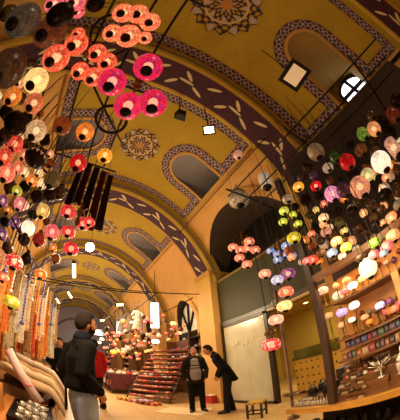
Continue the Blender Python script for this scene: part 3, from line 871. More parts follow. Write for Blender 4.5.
ORD = ['topmost', 'second highest', 'third highest', 'fourth highest', 'fifth highest', 'sixth highest', 'seventh highest', 'eighth highest', 'ninth highest', 'tenth highest', 'eleventh highest', 'twelfth highest', 'thirteenth highest', 'fourteenth highest', 'fifteenth highest', 'sixteenth highest', 'seventeenth highest', 'eighteenth highest', 'nineteenth highest', 'twentieth highest'] + ['%dth highest' % k for k in range(21, 60)]
def hang_all(L, rail, place, group):
    cnt = {}
    for i, (p, R, c, lit, s) in enumerate(L): cnt.setdefault((c, s, lit > 0), []).append((-p[2], i))
    for v in cnt.values(): v.sort()
    for i, (p, R, c, lit, s) in enumerate(L):
        grp = cnt[c, s, lit > 0]; k = [q[1] for q in grp].index(i)
        w = HUE[c][2]; state = ('glowing ' if lit >= .4 else 'dimly lit ') if lit else 'unlit '
        base = '%s%s %s lantern %s' % (state, w if 'lantern' not in w else w.split(' lantern')[0], SHAPEW[s], ('with' + w.split('with')[1] + ' ') if 'with' in w else '')
        lab = base.strip() + ' ' + place + ('' if len(grp) == 1 else ', ' + ORD[k])
        t = thing('hanging_lantern', ' '.join(lab.split()), 'lantern', p, group=group)
        r = rail(p); lantern_parts(t, R, c, lit, s, max(0, r - p[2] - (TOP[s] + .38) * R))
        if c == 'starred':
            for q in range(9):
                a = -2.2 + q * .42; m = MB(); m.v = [(0, 0, -.3), (.17, 0, 0), (0, 0, .3), (-.17, 0, 0)]; m.f = [(0, 1, 2, 3)]
                d = m.build('pale_diamond', plain((224, 206, 186), .5), t, smooth=False); d.scale = (R,) * 3
                d.location = (R * .97 * cos(a), R * .97 * sin(a), -.12 * R); d.rotation_euler = (0, 0, a + pi / 2)
        if s == 'm':
            for q in range(3):
                a = q * TAU / 3; m = MB(); m.tube([(.7 * R * cos(a), .7 * R * sin(a), .55 * R), (0, 0, 1.9 * R)], .006, 4); m.build('hanging_chain', DARKMETAL, t)
            m = MB(); m.ring((0, 0, .62 * R), .7 * R, .05 * R, 20, 5); m.build('metal_rim', DARKMETAL, t)
RAILZ = 3.5
hang_all(LEFT_LANTERNS, lambda p: RAILZ, 'over the left stall', 'lanterns over the left stall')
hang_all(RIGHT_LANTERNS, lambda p: 3.52, 'over the right lamp stall', 'lanterns over the right stall')
hang_all(SHOPFRONT_LANTERNS, lambda p: 5.25 if p[2] > 2.9 else 3.3, 'before the dark shop arch', 'lanterns before the shop arch')

CLW = {'red': 'cluster lamp of glowing red mosaic globes over the left stall', 'sunset': 'cluster lamp of orange and pink mosaic globes high overhead', 'magenta': 'cluster lamp of four big magenta mosaic globes below the vault',
 'rosepink': 'cluster lamp of rose pink globes at the upper left, beside dark bowl', 'scarlet': 'chandelier of scarlet globes on silver arms in front of the street bulb', 'salmonpink': 'chandelier of salmon pink globes before the dark shop arch',
 'blue': 'chandelier of small blue and white globes beside the olive fascia', 'limeyellow': 'cluster lamp of lime and yellow globes at the end of the lamp stall'}
for c, lit, s, G in CLUSTERS:
    n = len(G); cx = sum(g[0][0] for g in G) / n; cy = sum(g[0][1] for g in G) / n; zt = max(g[0][2] + g[1] for g in G) + .05
    t = thing('hanging_cluster_lamp', CLW[c], 'chandelier', (cx, cy, zt), group='cluster lamps of several globes')
    h = MB(); h.lathe([(.012, -.2), (.03, -.16), (.012, -.1), (.035, -.03), (.012, .03), (.02, .06), (.004, .1)], 10); h.build('central_stem', BRASS, t)
    top = 5.26 if c == 'salmonpink' else 3.506
    if top > zt + .12: link('chain', prof_mesh('chain', CHAINM), t, (0, 0, .08), scale=(.0045, .0045, top - zt - .08))
    hc = 'redlit' if c == 'red' else c
    for p, R in G:
        q = Vector((p[0] - cx, p[1] - cy, p[2] - zt)); top_ = TOP[s] * R
        g = link('glass_globe', prof_mesh(KIND[s], glassmat(hc, lit, s)), t, q, scale=R)
        link('bulb', BULBM, g, (0, 0, .05), scale=.36)
        link('metal_cap', prof_mesh('cap', BRASS), g, (0, 0, TOP[s]), scale=.8)
        link('metal_base', prof_mesh('base', DARKMETAL), g, (0, 0, BOT[s]), scale=.95)
        a = MB(); e = q + Vector((0, 0, top_ + .3 * R)); mid = Vector((e.x * .6, e.y * .6, min(-.02, e.z * .3) + .03))
        a.tube([(0, 0, -.04), mid, e + Vector((0, 0, .02)), e], .006, 5); a.build('curved_arm', SILVER if c == 'scarlet' else BRASS, t)

# iron hoops: wheel shaped hangers seen from below
for (hx, hy, hz, R, lab) in ((-.42, .49, 3.42, .21, 'dark iron hoop hanger around a dim globe near the top left'), (-.08, 1.20, 3.15, .15, 'dark iron wheel hanger beside the orange globe under the yellow vault')):
    t = thing('hoop_hanger', lab, 'hanger', (hx, hy, hz), group='iron hoop hangers')
    b = MB(); b.ring((0, 0, 0), R, .016, 28, 6); b.build('hoop', IRON, t)
    for q in range(4):
        a = q * TAU / 4 + .4; b = MB(); b.tube([(R * cos(a), R * sin(a), 0), (0, 0, .10 if hz > 3.3 else .36)], .004, 4); b.build('suspension_wire', IRON, t)

# racks that carry the lanterns
def rail(name, lab, pts, r, mat=IRON, group='lantern rails', cat='rail'):
    b = MB(); b.tube(pts, r, 6); return tag(b.build(name, mat), lab, cat, group)
for i, x in enumerate((-1.0, -.58, -.22, .02)):
    rail('hanging_rail', ['iron rail over the left stall, nearest the left wall', 'middle iron rail over the left stall', 'inner iron rail over the left stall', 'iron rail over the left stall, nearest the street'][i], [(x, -.5, 3.52), (x, 2.5, 3.52)], .013)
for i, y in enumerate((-.1, 1.0, 2.2)):
    rail('hanging_rail', ['wall bracket bar over the left stall, nearest', 'wall bracket bar over the left stall, in the middle', 'wall bracket bar over the left stall, farthest'][i], [(-2.85, y, 3.545), (.2, y, 3.545)], .014)
for i, x in enumerate((1.85, 2.15, 2.42)):
    rail('hanging_rail', ['iron rail over the lamp stall, nearest the street', 'middle iron rail over the lamp stall', 'iron rail over the lamp stall, nearest its back'][i], [(x, -1.2, 3.54), (x, 1.95, 3.54)], .012)
for i, y in enumerate((-.7, .6, 1.85)):
    rail('hanging_rail', ['bracket bar over the lamp stall, nearest', 'bracket bar over the lamp stall, in the middle', 'bracket bar over the lamp stall, farthest'][i], [(1.75, y, 3.565), (2.99, y, 3.565)], .016)
rail('cornice_rail', 'upper dark rail along the wall under the bright window', [(3.62, -2.42, 4.84), (3.62, 1.0, 4.84)], .045)
rail('cornice_rail', 'lower dark rail along the wall under the bright window', [(3.60, -2.42, 4.50), (3.60, 1.0, 4.50)], .038)
rail('lantern_rod', 'thin rod between the ribs before the shop arch', [(2.86, 1.5, 5.26), (2.86, 5.6, 5.26)], .012)
ORD2 = ['first', 'second', 'third', 'fourth', 'fifth', 'sixth', 'seventh', 'eighth', 'ninth', 'tenth', 'eleventh', 'twelfth', 'thirteenth', 'fourteenth', 'fifteenth', 'sixteenth', 'seventeenth', 'eighteenth', 'nineteenth', 'twentieth', 'twenty-first', 'twenty-second', 'twenty-third', 'twenty-fourth', 'twenty-fifth', 'twenty-sixth', 'twenty-seventh', 'twenty-eighth', 'twenty-ninth', 'thirtieth']
# ------------------------------------------------------------------ the lamp stall on the right
DW = wood((58, 36, 20), 'dark_wood'); YW = wood((196, 140, 56), 'honey_wood'); OW = wood((214, 140, 62), 'orange_wood'); MW = wood((120, 76, 38), 'brown_wood')
t = thing('market_stall', 'wooden lamp stall on the right with stepped shelves and honey coloured ledge', 'market stall', (2.6, .3, 0))
def part(name, lo, hi, mat, parent, smooth=False):
    b = MB(); L = Vector(parent.location); b.bbox(Vector(lo) - L, Vector(hi) - L); return b.build(name, mat, parent, smooth=smooth)
part('front_ledge', (2.22, -1.6, .385), (2.305, 1.92, .45), YW, t)
part('plinth', (2.62, -1.6, 0), (3.4, 1.66, .40), DW, t); part('plinth_top', (2.774, -1.6, .40), (3.4, 1.5, .79), DW, t)
part('floor_board', (2.2, -1.6, .02), (2.62, 1.86, .06), DW, t)
for r in range(6): part('display_step', (2.306 + r * .078, -1.6, .40), (2.306 + (r + 1) * .078, (1.90 - .04 * r) if r < 2 else 1.34, .45 + .068 * r), MW, t)
part('box_shelf', (2.42, -1.6, .905), (2.80, 1.26, .93), MW, t); part('box_shelf', (2.50, -1.6, 1.035), (2.80, 1.26, 1.055), MW, t)
part('lamp_shelf', (2.46, -1.6, 1.155), (2.98, 1.26, 1.18), MW, t); part('lamp_shelf', (2.48, -1.6, 1.615), (2.98, 1.26, 1.635), MW, t)
part('back_panel', (2.98, -1.6, .40), (3.02, 1.30, 2.0), OW, t)
part('top_beam', (2.26, -1.6, 1.93), (2.36, 1.32, 2.00), MW, t); part('corner_post', (2.25, 1.27, .47), (2.33, 1.35, 3.5), DW, t)
part('middle_post', (2.42, .36, 1.181), (2.47, .44, 1.615), OW, t); part('dark_backing_panel', (3.0, -1.6, 2.0), (3.03, 1.36, 4.35), plain((50, 32, 19), .7, 0, .4, 9), t)  # solid dark panel added to stand in for shade and clutter
# lamps standing on the lamp shelves
cnt = {}; LAMPS = []
for i, (p, R, c, lit) in enumerate(SHELF_LAMPS): cnt.setdefault(c, []).append((-p[1], i))
for v in cnt.values(): v.sort()
for i, (p, R, c, lit) in enumerate(SHELF_LAMPS):
    base = 1.636 if p[2] > 1.6 else 1.181
    z = max(p[2], base + R * .62 + .04); z = min(z, 1.60 - R) if base < 1.5 else z; k = [q[1] for q in cnt[c]].index(i); n = len(cnt[c])
    lab = 'glowing %s table lamp on the %s lamp shelf' % (HUE[c][2], 'upper' if base > 1.5 else 'lower') + ('' if n == 1 else ', %s from the far end' % ['first', 'second', 'third', 'fourth', 'fifth'][k])
    for dx in (-.06, .03, .10, -.10, .16, -.13, .2):
        if not any(b_ == base and hypot(p[0] + dx - x_, p[1] - y_) < ((R + r_) * .98 if abs(z - z_) < (R + r_) * .85 else max(R, r_, .62 * (R + r_)) + .012) for x_, y_, z_, r_, b_ in LAMPS): break
    LAMPS.append((p[0] + dx, p[1], z, R, base))
    o = thing('table_lamp', lab, 'lamp', (p[0] + dx, p[1], base), group='table lamps on the stall shelves')
    h = z - base
    link('glass_globe', prof_mesh('flat', glassmat(c, lit)), o, (0, 0, h), scale=R * .9)
    b = MB(); st = h - R * .55; b.lathe([(R * .55, 0), (R * .6, .008), (R * .3, .02), (.008, .03), (.011, st * .5), (.008, st * .8), (R * .35, st), (R * .3, st + .008)], 12); b.build('metal_stand', BRASS, o)
    link('metal_cap', prof_mesh('cap', BRASS), o, (0, 0, h + .62 * R), scale=R * .7)
for k in range(22):
    up = k % 2; y = 1.16 - .105 * (k // 2); base = (1.636, 1.181)[1 - up]; R = .042; c = ('brown', 'brick', 'clear', 'plum', 'umberlit', 'milk')[(k * 5) % 6]
    o = thing('table_lamp', 'dull %s table lamp, back of the %s lamp shelf, %s from far end' % (HUE[c][2], ('lower', 'upper')[up], ORD2[k // 2]), 'lamp', (2.905, y, base), group='dull lamps at the back of the shelves'); h = .17 + .03 * (k % 3)
    link('glass_globe', prof_mesh('flat' if k % 3 else 'globe', glassmat(c, .12)), o, (0, 0, h), scale=R); st = h - R * (.6 if k % 3 else .95)
    b = MB(); b.lathe([(R * .6, 0), (R * .65, .008), (.01, .03), (.008, st * .8), (R * .35, st)], 12); b.build('metal_stand', BRASS, o); link('metal_cap', prof_mesh('cap', BRASS), o, (0, 0, h + (.62 if k % 3 else .94) * R), scale=R * .7)
# small boxes of tea and sweets, two rows
BC = [((120, 76, 44), 'tan'), ((112, 28, 28), 'red'), ((46, 54, 90), 'blue'), ((58, 70, 40), 'green'), ((150, 116, 86), 'cream'), ((76, 40, 62), 'purple'), ((40, 30, 28), 'black'), ((140, 74, 32), 'orange')]
for row, (x, zb, h, n, nm) in enumerate(((2.465, .931, .095, 20, 'lower'), (2.56, 1.056, .093, 19, 'upper'))):
    y = 1.21 - row * .02; seen = {}
    for k in range(n):
        w = random.choice((.05, .06, .07, .08)); c, cn = BC[(k * 5 + row * 3 + random.randrange(3)) % 8]; seen[cn] = seen.get(cn, 0) + 1
        q = thing('gift_box', '%s gift box in the %s stall row, %s %s from the far end' % (cn, nm, ORD2[seen[cn] - 1], cn), 'box', (x, y - w / 2, zb), group='gift boxes on the lamp stall')
        hh = h * random.uniform(.72, .98); b = MB(); b.bbox((-.04, -w / 2 + .002, 0), (.04, w / 2 - .002, hh)); b.build('carton', plain(c, .45, 0, .2, 40), q, smooth=False)
        b = MB(); b.bbox((-.0425, -w * .32, hh * .3), (-.0402, w * .32, hh * .75)); b.build('paper_label', plain(tuple(min(255, int(v * .6 + 70)) for v in c), .5), q, smooth=False)
        y -= w + .004
# trinkets on the stall steps: rows of small inlaid caskets, pots and bowls
def slope_z(x): return .451 + .068 * max(0, min(5, int((x - 2.306) / .078)))
TRC = [((120, 86, 62), 'brown'), ((150, 112, 78), 'walnut'), ((178, 150, 108), 'tarnished brass'), ((196, 188, 174), 'pewter'), ((78, 62, 54), 'blackened'), ((170, 96, 66), 'copper red')]
def casket(o, s, m):
    b = MB(); b.bbox((-s * .8, -s, 0), (s * .8, s, s * 1.0)); b.build('box', m, o, smooth=False)
    b = MB(); b.bbox((-s * .86, -s * 1.06, s * 1.0), (s * .86, s * 1.06, s * 1.2)); b.build('lid', BRASS, o, smooth=False)
def pot(o, s, m):
    b = MB(); b.lathe([(.5 * s, 0), (.9 * s, .3 * s), (1.0 * s, .8 * s), (.6 * s, 1.3 * s), (.5 * s, 1.5 * s), (.65 * s, 1.65 * s)], 12); b.build('body', m, o)
    b = MB(); b.lathe([(.62 * s, 1.62 * s), (.4 * s, 1.85 * s), (.1 * s, 2.0 * s), (.16 * s, 2.15 * s), (.04 * s, 2.25 * s)], 10); b.build('lid', BRASS, o)
def bowl(o, s, m):
    b = MB(); b.lathe([(.4 * s, 0), (.45 * s, .1 * s), (1.0 * s, .7 * s), (1.05 * s, .8 * s), (.98 * s, .8 * s), (.6 * s, .3 * s), (.1 * s, .2 * s)], 14); b.build('body', m, o)
    b = MB(); b.ring((0, 0, .8 * s), 1.02 * s, .05 * s, 14, 5); b.build('rim', BRASS, o)
TK = {'casket': (casket, 'inlaid casket', 'box'), 'pot': (pot, 'lidded pot', 'pot'), 'bowl': (bowl, 'bowl', 'bowl')}
seen = {}
for r in range(6):
    x = 2.345 + r * .078; y = 1.80 - r * .045
    while y > -.75:
        kind = random.choices(('casket', 'pot', 'bowl'), (5, 3, 2))[0]; s = random.uniform(.031, .036); ci = random.randrange(6); c, cn = TRC[ci]
        if (1.15 < y and r < 1) or (1.30 < y and r >= 2) or (.40 < y < .98 and r < 3): y -= .06; continue
        key = (kind, cn, r); seen[key] = seen.get(key, 0) + 1
        q = thing({'casket': 'trinket_casket', 'pot': 'lidded_pot', 'bowl': 'small_bowl'}[kind], '%s %s on the %s step behind the ledge, %s from the far end' % (cn, TK[kind][1], ORD2[r], ORD2[seen[key] - 1]), TK[kind][2], (x, y, slope_z(x)), group='trinkets on the stall steps')
        TK[kind][0](q, s, plain(c, .4, .15, .3, 30)); y -= s * 2.2 + random.uniform(.0, .006)
# silver pieces at the front
def slope_at(x, y): return (x, y, slope_z(x))
part('riser', (2.37, .69, .40), (2.50, .87, .60), MW, t); part('riser', (2.345, .44, .40), (2.44, .60, .585), MW, t); part('riser', (2.463, 1.345, .40), (2.77, 1.80, .56), DW, t)
q = thing('starburst_ornament', 'silver starburst ornament with long spikes on the stall steps', 'ornament', (2.435, .78, .601))
b = MB(); b.lathe([(.05, 0), (.045, .012), (.012, .02), (.012, .09)], 12); b.build('foot', SILVER, q)
b = MB(); b.ball((0, 0, .12), .035, 12, 8); b.build('core', SILVER, q)
for k in range(11):
    a = k * TAU / 11; e = .5 if k % 2 else .15; b = MB(); d = Vector((cos(a) * cos(e), sin(a) * cos(e), sin(e) + .25)); b.tube([Vector((0, 0, .12)) + d * .02, Vector((0, 0, .12)) + d * .15], [.011, .003], 5); b.build('spike', SILVER, q)
q = thing('silver_dome_jar', 'silver domed jar with a pointed finial near the right end of the board', 'jar', (2.36, .52, .586))
b = MB(); b.lathe([(.06, 0), (.065, .01), (.05, .03), (.07, .06), (.072, .11), (.06, .14)], 16); b.build('body', SILVER, q)
b = MB(); b.lathe([(.066, .14), (.06, .17), (.035, .205), (.014, .225), (.018, .245), (.005, .29)], 16); b.build('lid', SILVER, q)
for k in range(12):
    x = 2.345; y = 1.86 - .040 * k
    q = thing('silver_pourer', 'small upright silver pourer behind the far ledge corner, %s along' % ['first', 'second', 'third', 'fourth', 'fifth', 'sixth', 'seventh', 'eighth', 'ninth', 'tenth', 'eleventh', 'twelfth', 'thirteenth', 'fourteenth', 'fifteenth', 'sixteenth'][k], 'pourer', slope_at(x, y), group='silver pourers on the ledge corner')
    b = MB(); b.lathe([(.016, 0), (.02, .012), (.019, .035), (.008, .055), (.007, .085), (.011, .09)], 10); b.build('body', SILVER, q); b = MB(); b.tube([(-.018, 0, .03), (-.034, 0, .05), (-.04, 0, .075)], .004, 5); b.build('spout', SILVER, q)
# black leather bags at the far end of the board, under the boxes
for k, (x, y, s) in enumerate(((2.53, 1.72, .065), (2.53, 1.48, .08), (2.69, 1.66, .075), (2.69, 1.46, .075))):
    q = thing('leather_bag', 'black leather bag at the far end of the stall steps, %s from the dark arch' % ['first', 'second', 'third', 'fourth'][k], 'bag', (x, y, .561), group='black bags on the lamp stall')
    b = MB(); b.box((0, 0, s * .75), (s * 1.3, s * 1.9, s * 1.5), .2 * k, .82); o = b.build('pouch', plain((26, 22, 22), .3, 0, .2, 20), q, smooth=False); m_ = o.modifiers.new('b', 'BEVEL'); m_.width = .015; m_.segments = 2
    b = MB(); b.tube([(0, -s * .5, s * 1.45), (0, -s * .35, s * 2.1), (0, s * .35, s * 2.1), (0, s * .5, s * 1.45)], .007, 6); b.build('handle', plain((26, 22, 22), .3, 0, .2, 20), q)
# dark pots on the floor board below the ledge
for k in range(15):
    y = 1.78 - .135 * k; x = 2.38 + .05 * (k % 2); R = .055 + .008 * ((k * 3) % 3)
    q = thing('metal_pot', 'dark metal pot under the honey coloured ledge, %s from the far corner' % ['first', 'second', 'third', 'fourth', 'fifth', 'sixth', 'seventh', 'eighth', 'ninth', 'tenth', 'eleventh', 'twelfth', 'thirteenth', 'fourteenth', 'fifteenth'][k], 'pot', (x, y, .0615), group='dark pots under the ledge')
    b = MB(); b.lathe([(.5 * R, 0), (R, R * .5), (R * 1.05, R * 1.1), (R * .7, R * 1.9), (R * .5, R * 2.4), (R * .7, R * 2.7)], 14); b.build('body', DARKMETAL, q)
    b = MB(); b.tube([(R * .6, 0, R * 2.3), (R * 1.4, 0, R * 2.2), (R * 1.5, 0, R * 1.2), (R * 1.0, 0, R * .8)], .008, 5); b.build('handle', DARKMETAL, q)
# post with a round dish in front of the shop
q = thing('display_post', 'honey coloured post with round metal dish before the tiled counter', 'post', (3.0, 2.45, 0))
b = MB(); b.lathe([(.10, 0), (.10, .03), (.027, .06), (.027, 2.3), (.02, 2.32)], 12); b.build('pole', MW, q)
b = MB(); b.lathe([(.04, .44), (.13, .455), (.145, .475), (.14, .48), (.05, .465)], 18); b.build('dish', BRASS, q)

# ------------------------------------------------------------------ inside the bright shop: counter and ceiling lamps
def counter_mat():
    m, tr, b = newmat('yellow_counter_with_triangles'); co = coord(tr); x, y, z = sepxyz(tr, co)
    fu = (y * 6.2).fract(); fv = (z * 5.2).fract(); k = ((fu - .5).abs() * 1.7 + (fv - .30) * 1.1).lt(.36); k = k.min(fv.gt(.28)); k = k.min(z.lt(.86))
    setc(tr, b, mixc(tr, k, lin((232, 188, 84)), lin((56, 40, 22)))); b.inputs['Roughness'].default_value = .5; return m
q = thing('shop_counter', 'yellow shop counter with rows of dark triangles and olive glass top', 'counter', (4.75, 2.75, 0))
b = MB(); b.bbox((0, -1.4, .06), (.5, .92, .93)); b.build('front', counter_mat(), q, smooth=False)
b = MB(); b.bbox((-.04, -1.42, .93), (.55, .94, 1.0)); b.build('counter_top', plain((98, 96, 34), .25), q, smooth=False)
b = MB(); b.bbox((.0, -1.38, 1.0), (.08, .9, 1.20)); b.build('glass_guard', plain((112, 112, 44), .2), q, smooth=False)
b = MB(); b.bbox((.05, -1.4, 0), (.5, .92, .06)); b.build('kick_board', FR, q, smooth=False)
for k, (x, y) in enumerate(((5.3, 2.6), (5.3, 3.3), (6.1, 2.9), (6.3, 4.0))):
    q = thing('ceiling_spot', 'round recessed lamp in the shop ceiling, %s' % ('nearest the street, right', 'nearest the street, left', 'middle of the ceiling', 'deep in the shop')[k], 'lamp', (x, y, 2.62), group='recessed lamps in the shop')
    b = MB(); b.lathe([(.09, -.012), (.1, -.02), (.11, 0)], 16); b.build('trim_ring', BRASS, q); b = MB(); b.lathe([(.085, -.012), (.04, -.016)], 16); b.build('lens', glow((255, 226, 150), 8), q)
q = thing('wall_cabinet', 'olive display cabinet on the back wall of the shop', 'cabinet', (7.3, 3.4, 0)); b = MB(); b.bbox((0, -1.6, .0), (.3, 1.6, 1.0)); b.build('body', plain((120, 104, 40), .5), q, smooth=False)
for k in range(3): b = MB(); b.bbox((-.02, -1.55 + k * 1.05, .1), (0, -.6 + k * 1.05, .9)); b.build('door', plain((150, 128, 52), .4), q, smooth=False)
q = thing('floor_mat', 'pale cream mat under the two talking men', 'mat', (2.55, 5.15, 0), -.9)
b = MB(); b.box((0, 0, .006), (1.15, .8, .012)); b.build('weave', fabric((236, 210, 160), (222, 190, 136), 40, 'straw_mat', .9), q, smooth=False)
# straw stool on the pavement
for k, (x, y, rz) in enumerate(((3.04, 3.30, .5),)):
    q = thing('straw_stool', 'low dark wooden stool with yellow straw seat in front of the glass screen', 'stool', (x, y, 0), rz)
    for sx in (-1, 1):
        for sy in (-1, 1): b = MB(); b.box((sx * .15, sy * .13, .16), (.036, .036, .32)); b.build('leg', DW, q, smooth=False)
    for sx in (-1, 1): b = MB(); b.box((sx * .15, 0, .10), (.024, .26, .028)); b.build('stretcher', DW, q, smooth=False)
    for sy in (-1, 1): b = MB(); b.box((0, sy * .13, .14), (.30, .024, .028)); b.build('stretcher', DW, q, smooth=False)
    b = MB(); b.box((0, 0, .325), (.34, .30, .04), 0, .94); b.build('seat', fabric((206, 172, 84), (160, 126, 56), 60, 'woven_straw', .9, 'v'), q, smooth=False)
q = thing('plastic_crate', 'red crate by the pilaster behind the two talking men', 'crate', (3.75, 5.7, 0))
RED = plain((190, 50, 34), .5)
for lo, hi in (((-.2, -.15, 0), (.2, .15, .03)), ((-.2, -.15, .03), (-.18, .15, .24)), ((.18, -.15, .03), (.2, .15, .24)), ((-.18, -.15, .03), (.18, -.13, .24)), ((-.18, .13, .03), (.18, .15, .24))): b = MB(); b.bbox(lo, hi); b.build('panel', RED, q, smooth=False)
b = MB(); b.bbox((-.17, -.125, .17), (.17, .125, .26)); b.build('white_cloth', plain((224, 206, 180), .9), q)

# ------------------------------------------------------------------ far stalls on the right
def slipper_meshes():
    s = MB(); n = 10; pr = [(-.12, .028), (-.08, .036), (-.02, .03), (.05, .038), (.1, .03), (.135, .008)]
    for z in (0, .012):
        for x, w in pr: s.v += [(x, -w, z + (.03 if x > .13 else 0)), (x, w, z + (.03 if x > .13 else 0))]
    m = len(pr) * 2
    for i in range(len(pr) - 1):
        a = i * 2; s.f += [(a, a + 1, a + 3, a + 2), (m + a, m + a + 2, m + a + 3, m + a + 1), (a, a + 2, m + a + 2, m + a), (a + 1, m + a + 1, m + a + 3, a + 3)]
    s.f += [(0, m, m + 1, 1)]
    u = MB()
    for k in range(7):
        a = pi * k / 6; c, z = cos(a), sin(a)
        for x, w, h in ((-.0, .031, .05), (.05, .037, .046), (.1, .03, .03), (.14, .006, .04)): u.v.append((x, c * w, .012 + z * h if x < .13 else .035 + z * .012))
    for k in range(6):
        for i in range(3): a = k * 4 + i; u.f.append((a, a + 1, a + 5, a + 4))
    return s, u
ss, uu = slipper_meshes(); SOLE = ss.mesh('sole', plain((170, 120, 70), .7), False); UP = {}
SLC = [((206, 40, 40), 'red'), ((226, 120, 90), 'coral'), ((230, 190, 150), 'cream'), ((190, 60, 100), 'pink'), ((220, 150, 60), 'orange'), ((90, 70, 130), 'violet'), ((70, 110, 120), 'teal'), ((150, 40, 44), 'maroon')]
def slipper(x, y, z, rz, ci, label, group, sc=1.15):
    q = thing('slipper', label, 'slipper', (x, y, z), rz, group)
    c, n = SLC[ci]
    if ci not in UP: UP[ci] = uu.mesh('upper', fabric(c, tuple(min(255, int(v * .4 + 150)) for v in c), 60, 'embroidered_cloth', .8, 'o'))
    link('sole', SOLE, q, scale=sc); link('upper', UP[ci], q, scale=sc); return q
st = thing('slipper_stand', 'stepped stand of slippers beside the talking men', 'display stand', (2.85, 7.0, 0))
F0, F1 = Vector((2.70, 6.30)), Vector((1.82, 7.57)); dl = (F1 - F0).normalized(); nn = Vector((-dl.y, dl.x)) * -1
if nn.x < 0: nn = -nn
L_ = (F1 - F0).length; NT = 11
for k in range(NT):
    b = MB(); z = .16 + .160 * k; c0 = F0 + nn * (.13 * k + .10) + dl * (L_ / 2) - Vector((2.85, 7.0)); b.box((c0.x, c0.y, z - .012), (L_ + .1, .125, .024), atan2(dl.y, dl.x)); b.build('step', MW, st, smooth=False)
for sgn in (0, 1):
    b = MB(); e = F0 + dl * (L_ * sgn) - Vector((2.85, 7.0)); a0 = e + nn * .02; a1 = e + nn * (.13 * (NT - 1) + .2)
    b.tube([(a0.x, a0.y, .0), (a0.x, a0.y, .16), (a1.x, a1.y, .16 + .160 * (NT - 1) - .02), (a1.x, a1.y, 0)], .022, 5); b.build('side_frame', DW, st)
for k in range(NT):
    seen = {}
    for j in range(16):
        p = F0 + nn * (.13 * k + .10) + dl * (L_ * (.04 + .92 * (j + .5) / 16)); ci = random.choices(range(8), (3, 4, 4, 3, 3, 2, 2, 2))[0]
        seen[ci] = seen.get(ci, 0) + 1; slipper(p.x, p.y, .1635 + .160 * k, atan2(-nn.y, -nn.x), ci, '%s slipper on the %s step of the slipper stand, %s %s from near end' % (SLC[ci][1], ORD2[k], ORD2[seen[ci] - 1], SLC[ci][1]), 'slippers on the stepped stand', 1.02)
# rugs and cushions on the floor in front of the stand
for k, (x, y, c, c2, nm) in enumerate(((2.20, 6.35, (214, 150, 80), (170, 60, 40), 'orange and red'), (1.93, 6.80, (190, 90, 110), (224, 190, 160), 'pink and cream'), (1.66, 7.25, (230, 180, 90), (150, 90, 50), 'yellow'), (2.05, 6.52, (150, 110, 150), (220, 170, 150), 'mauve'))):
    q = thing('folded_rug', '%s folded rug lying on the floor before the slipper stand' % nm, 'rug', (x, y, .0 if k < 3 else .085), -.95, 'folded rugs before the slipper stand')
    for j in range(3 if k < 3 else 2): b = MB(); b.box((0, 0, .014 + j * .028), (.44 - j * .02, .30 - j * .012, .026)); o = b.build('fold', fabric(c, c2, 26 + j * 5, 'woven_rug', .95, 'v'), q, smooth=False); bv = o.modifiers.new('b', 'BEVEL'); bv.width = .011; bv.segments = 2
# cloth covered table heaped with goods
tb = thing('market_table', 'long table under a dark patterned cloth deep on the right side', 'table', (2.25, 9.35, 0), .0)
b = MB(); b.bbox((-.75, -.75, .74), (1.6, 2.6, .80)); b.build('table_top', MW, tb, smooth=False)
for x, y in ((-.7, -.7), (-.7, 2.55), (1.55, -.7), (1.55, 2.55)): b = MB(); b.box((x, y, .37), (.06, .06, .74)); b.build('leg', DW, tb, smooth=False)
b = MB(); n = 28
for i in range(n + 1):
    yy = -.78 + i * (3.4 / n)
    for z, d in ((.805, .0), (.74, .01), (.2, .02 + .012 * sin(i * 1.9))): b.v.append((-.76 - d, yy, z))
for i in range(n):
    for j in range(2): a = i * 3 + j; b.f.append((a, a + 1, a + 4, a + 3))
o = b.build('cloth_front', fabric((66, 44, 46), (38, 28, 36), 14, 'patterned_cloth', .95, 'o'), tb)
b = MB()
for i in range(20):
    xx = -.76 + i * (2.3 / 19)
    for z, d in ((.805, .0), (.74, .01), (.2, .02 + .012 * sin(i * 1.9))): b.v.append((xx, -.76 - d, z))
for i in range(19):
    for j in range(2): a = i * 3 + j; b.f.append((a, a + 3, a + 4, a + 1))
b.build('cloth_end', fabric((104, 52, 50), (60, 34, 40), 14, 'dark_red_cloth', .95, 'o'), tb)
for k in range(13):
    y = 8.68 + k * .245; c, nm = (((150, 40, 40), 'red'), ((60, 70, 110), 'blue'), ((190, 140, 80), 'tan'), ((70, 50, 40), 'dark brown'), ((210, 190, 160), 'cream'))[(k * 3) % 5]
    q = thing('hanging_shoulder_bag', '%s shoulder bag on the long table front, %s from near end' % (nm, ORD2[k]), 'bag', (1.42, y, .44), 0, 'bags on the front of the long table')
    b = MB(); b.box((0, 0, 0), (.07, .19, .2), 0, .86); o = b.build('pouch', fabric(c, tuple(min(255, int(v * .5 + 100)) for v in c), 40, 'bag_cloth', .9, 'o'), q, smooth=False); bv = o.modifiers.new('b', 'BEVEL'); bv.width = .02; bv.segments = 2
    b = MB(); b.tube([(0, -.07, .09), (.02, -.05, .28), (.02, .05, .28), (0, .07, .09)], .008, 5); b.build('strap', fabric(c, None, 20, 'bag_cloth'), q)
BRIGHT = [((214, 60, 50), 'red'), ((232, 140, 110), 'salmon'), ((236, 214, 190), 'ivory'), ((170, 50, 90), 'plum'), ((226, 170, 60), 'yellow'), ((70, 110, 100), 'green'), ((80, 80, 150), 'blue'), ((240, 236, 226), 'white'), ((40, 34, 40), 'black')]
seen = {}
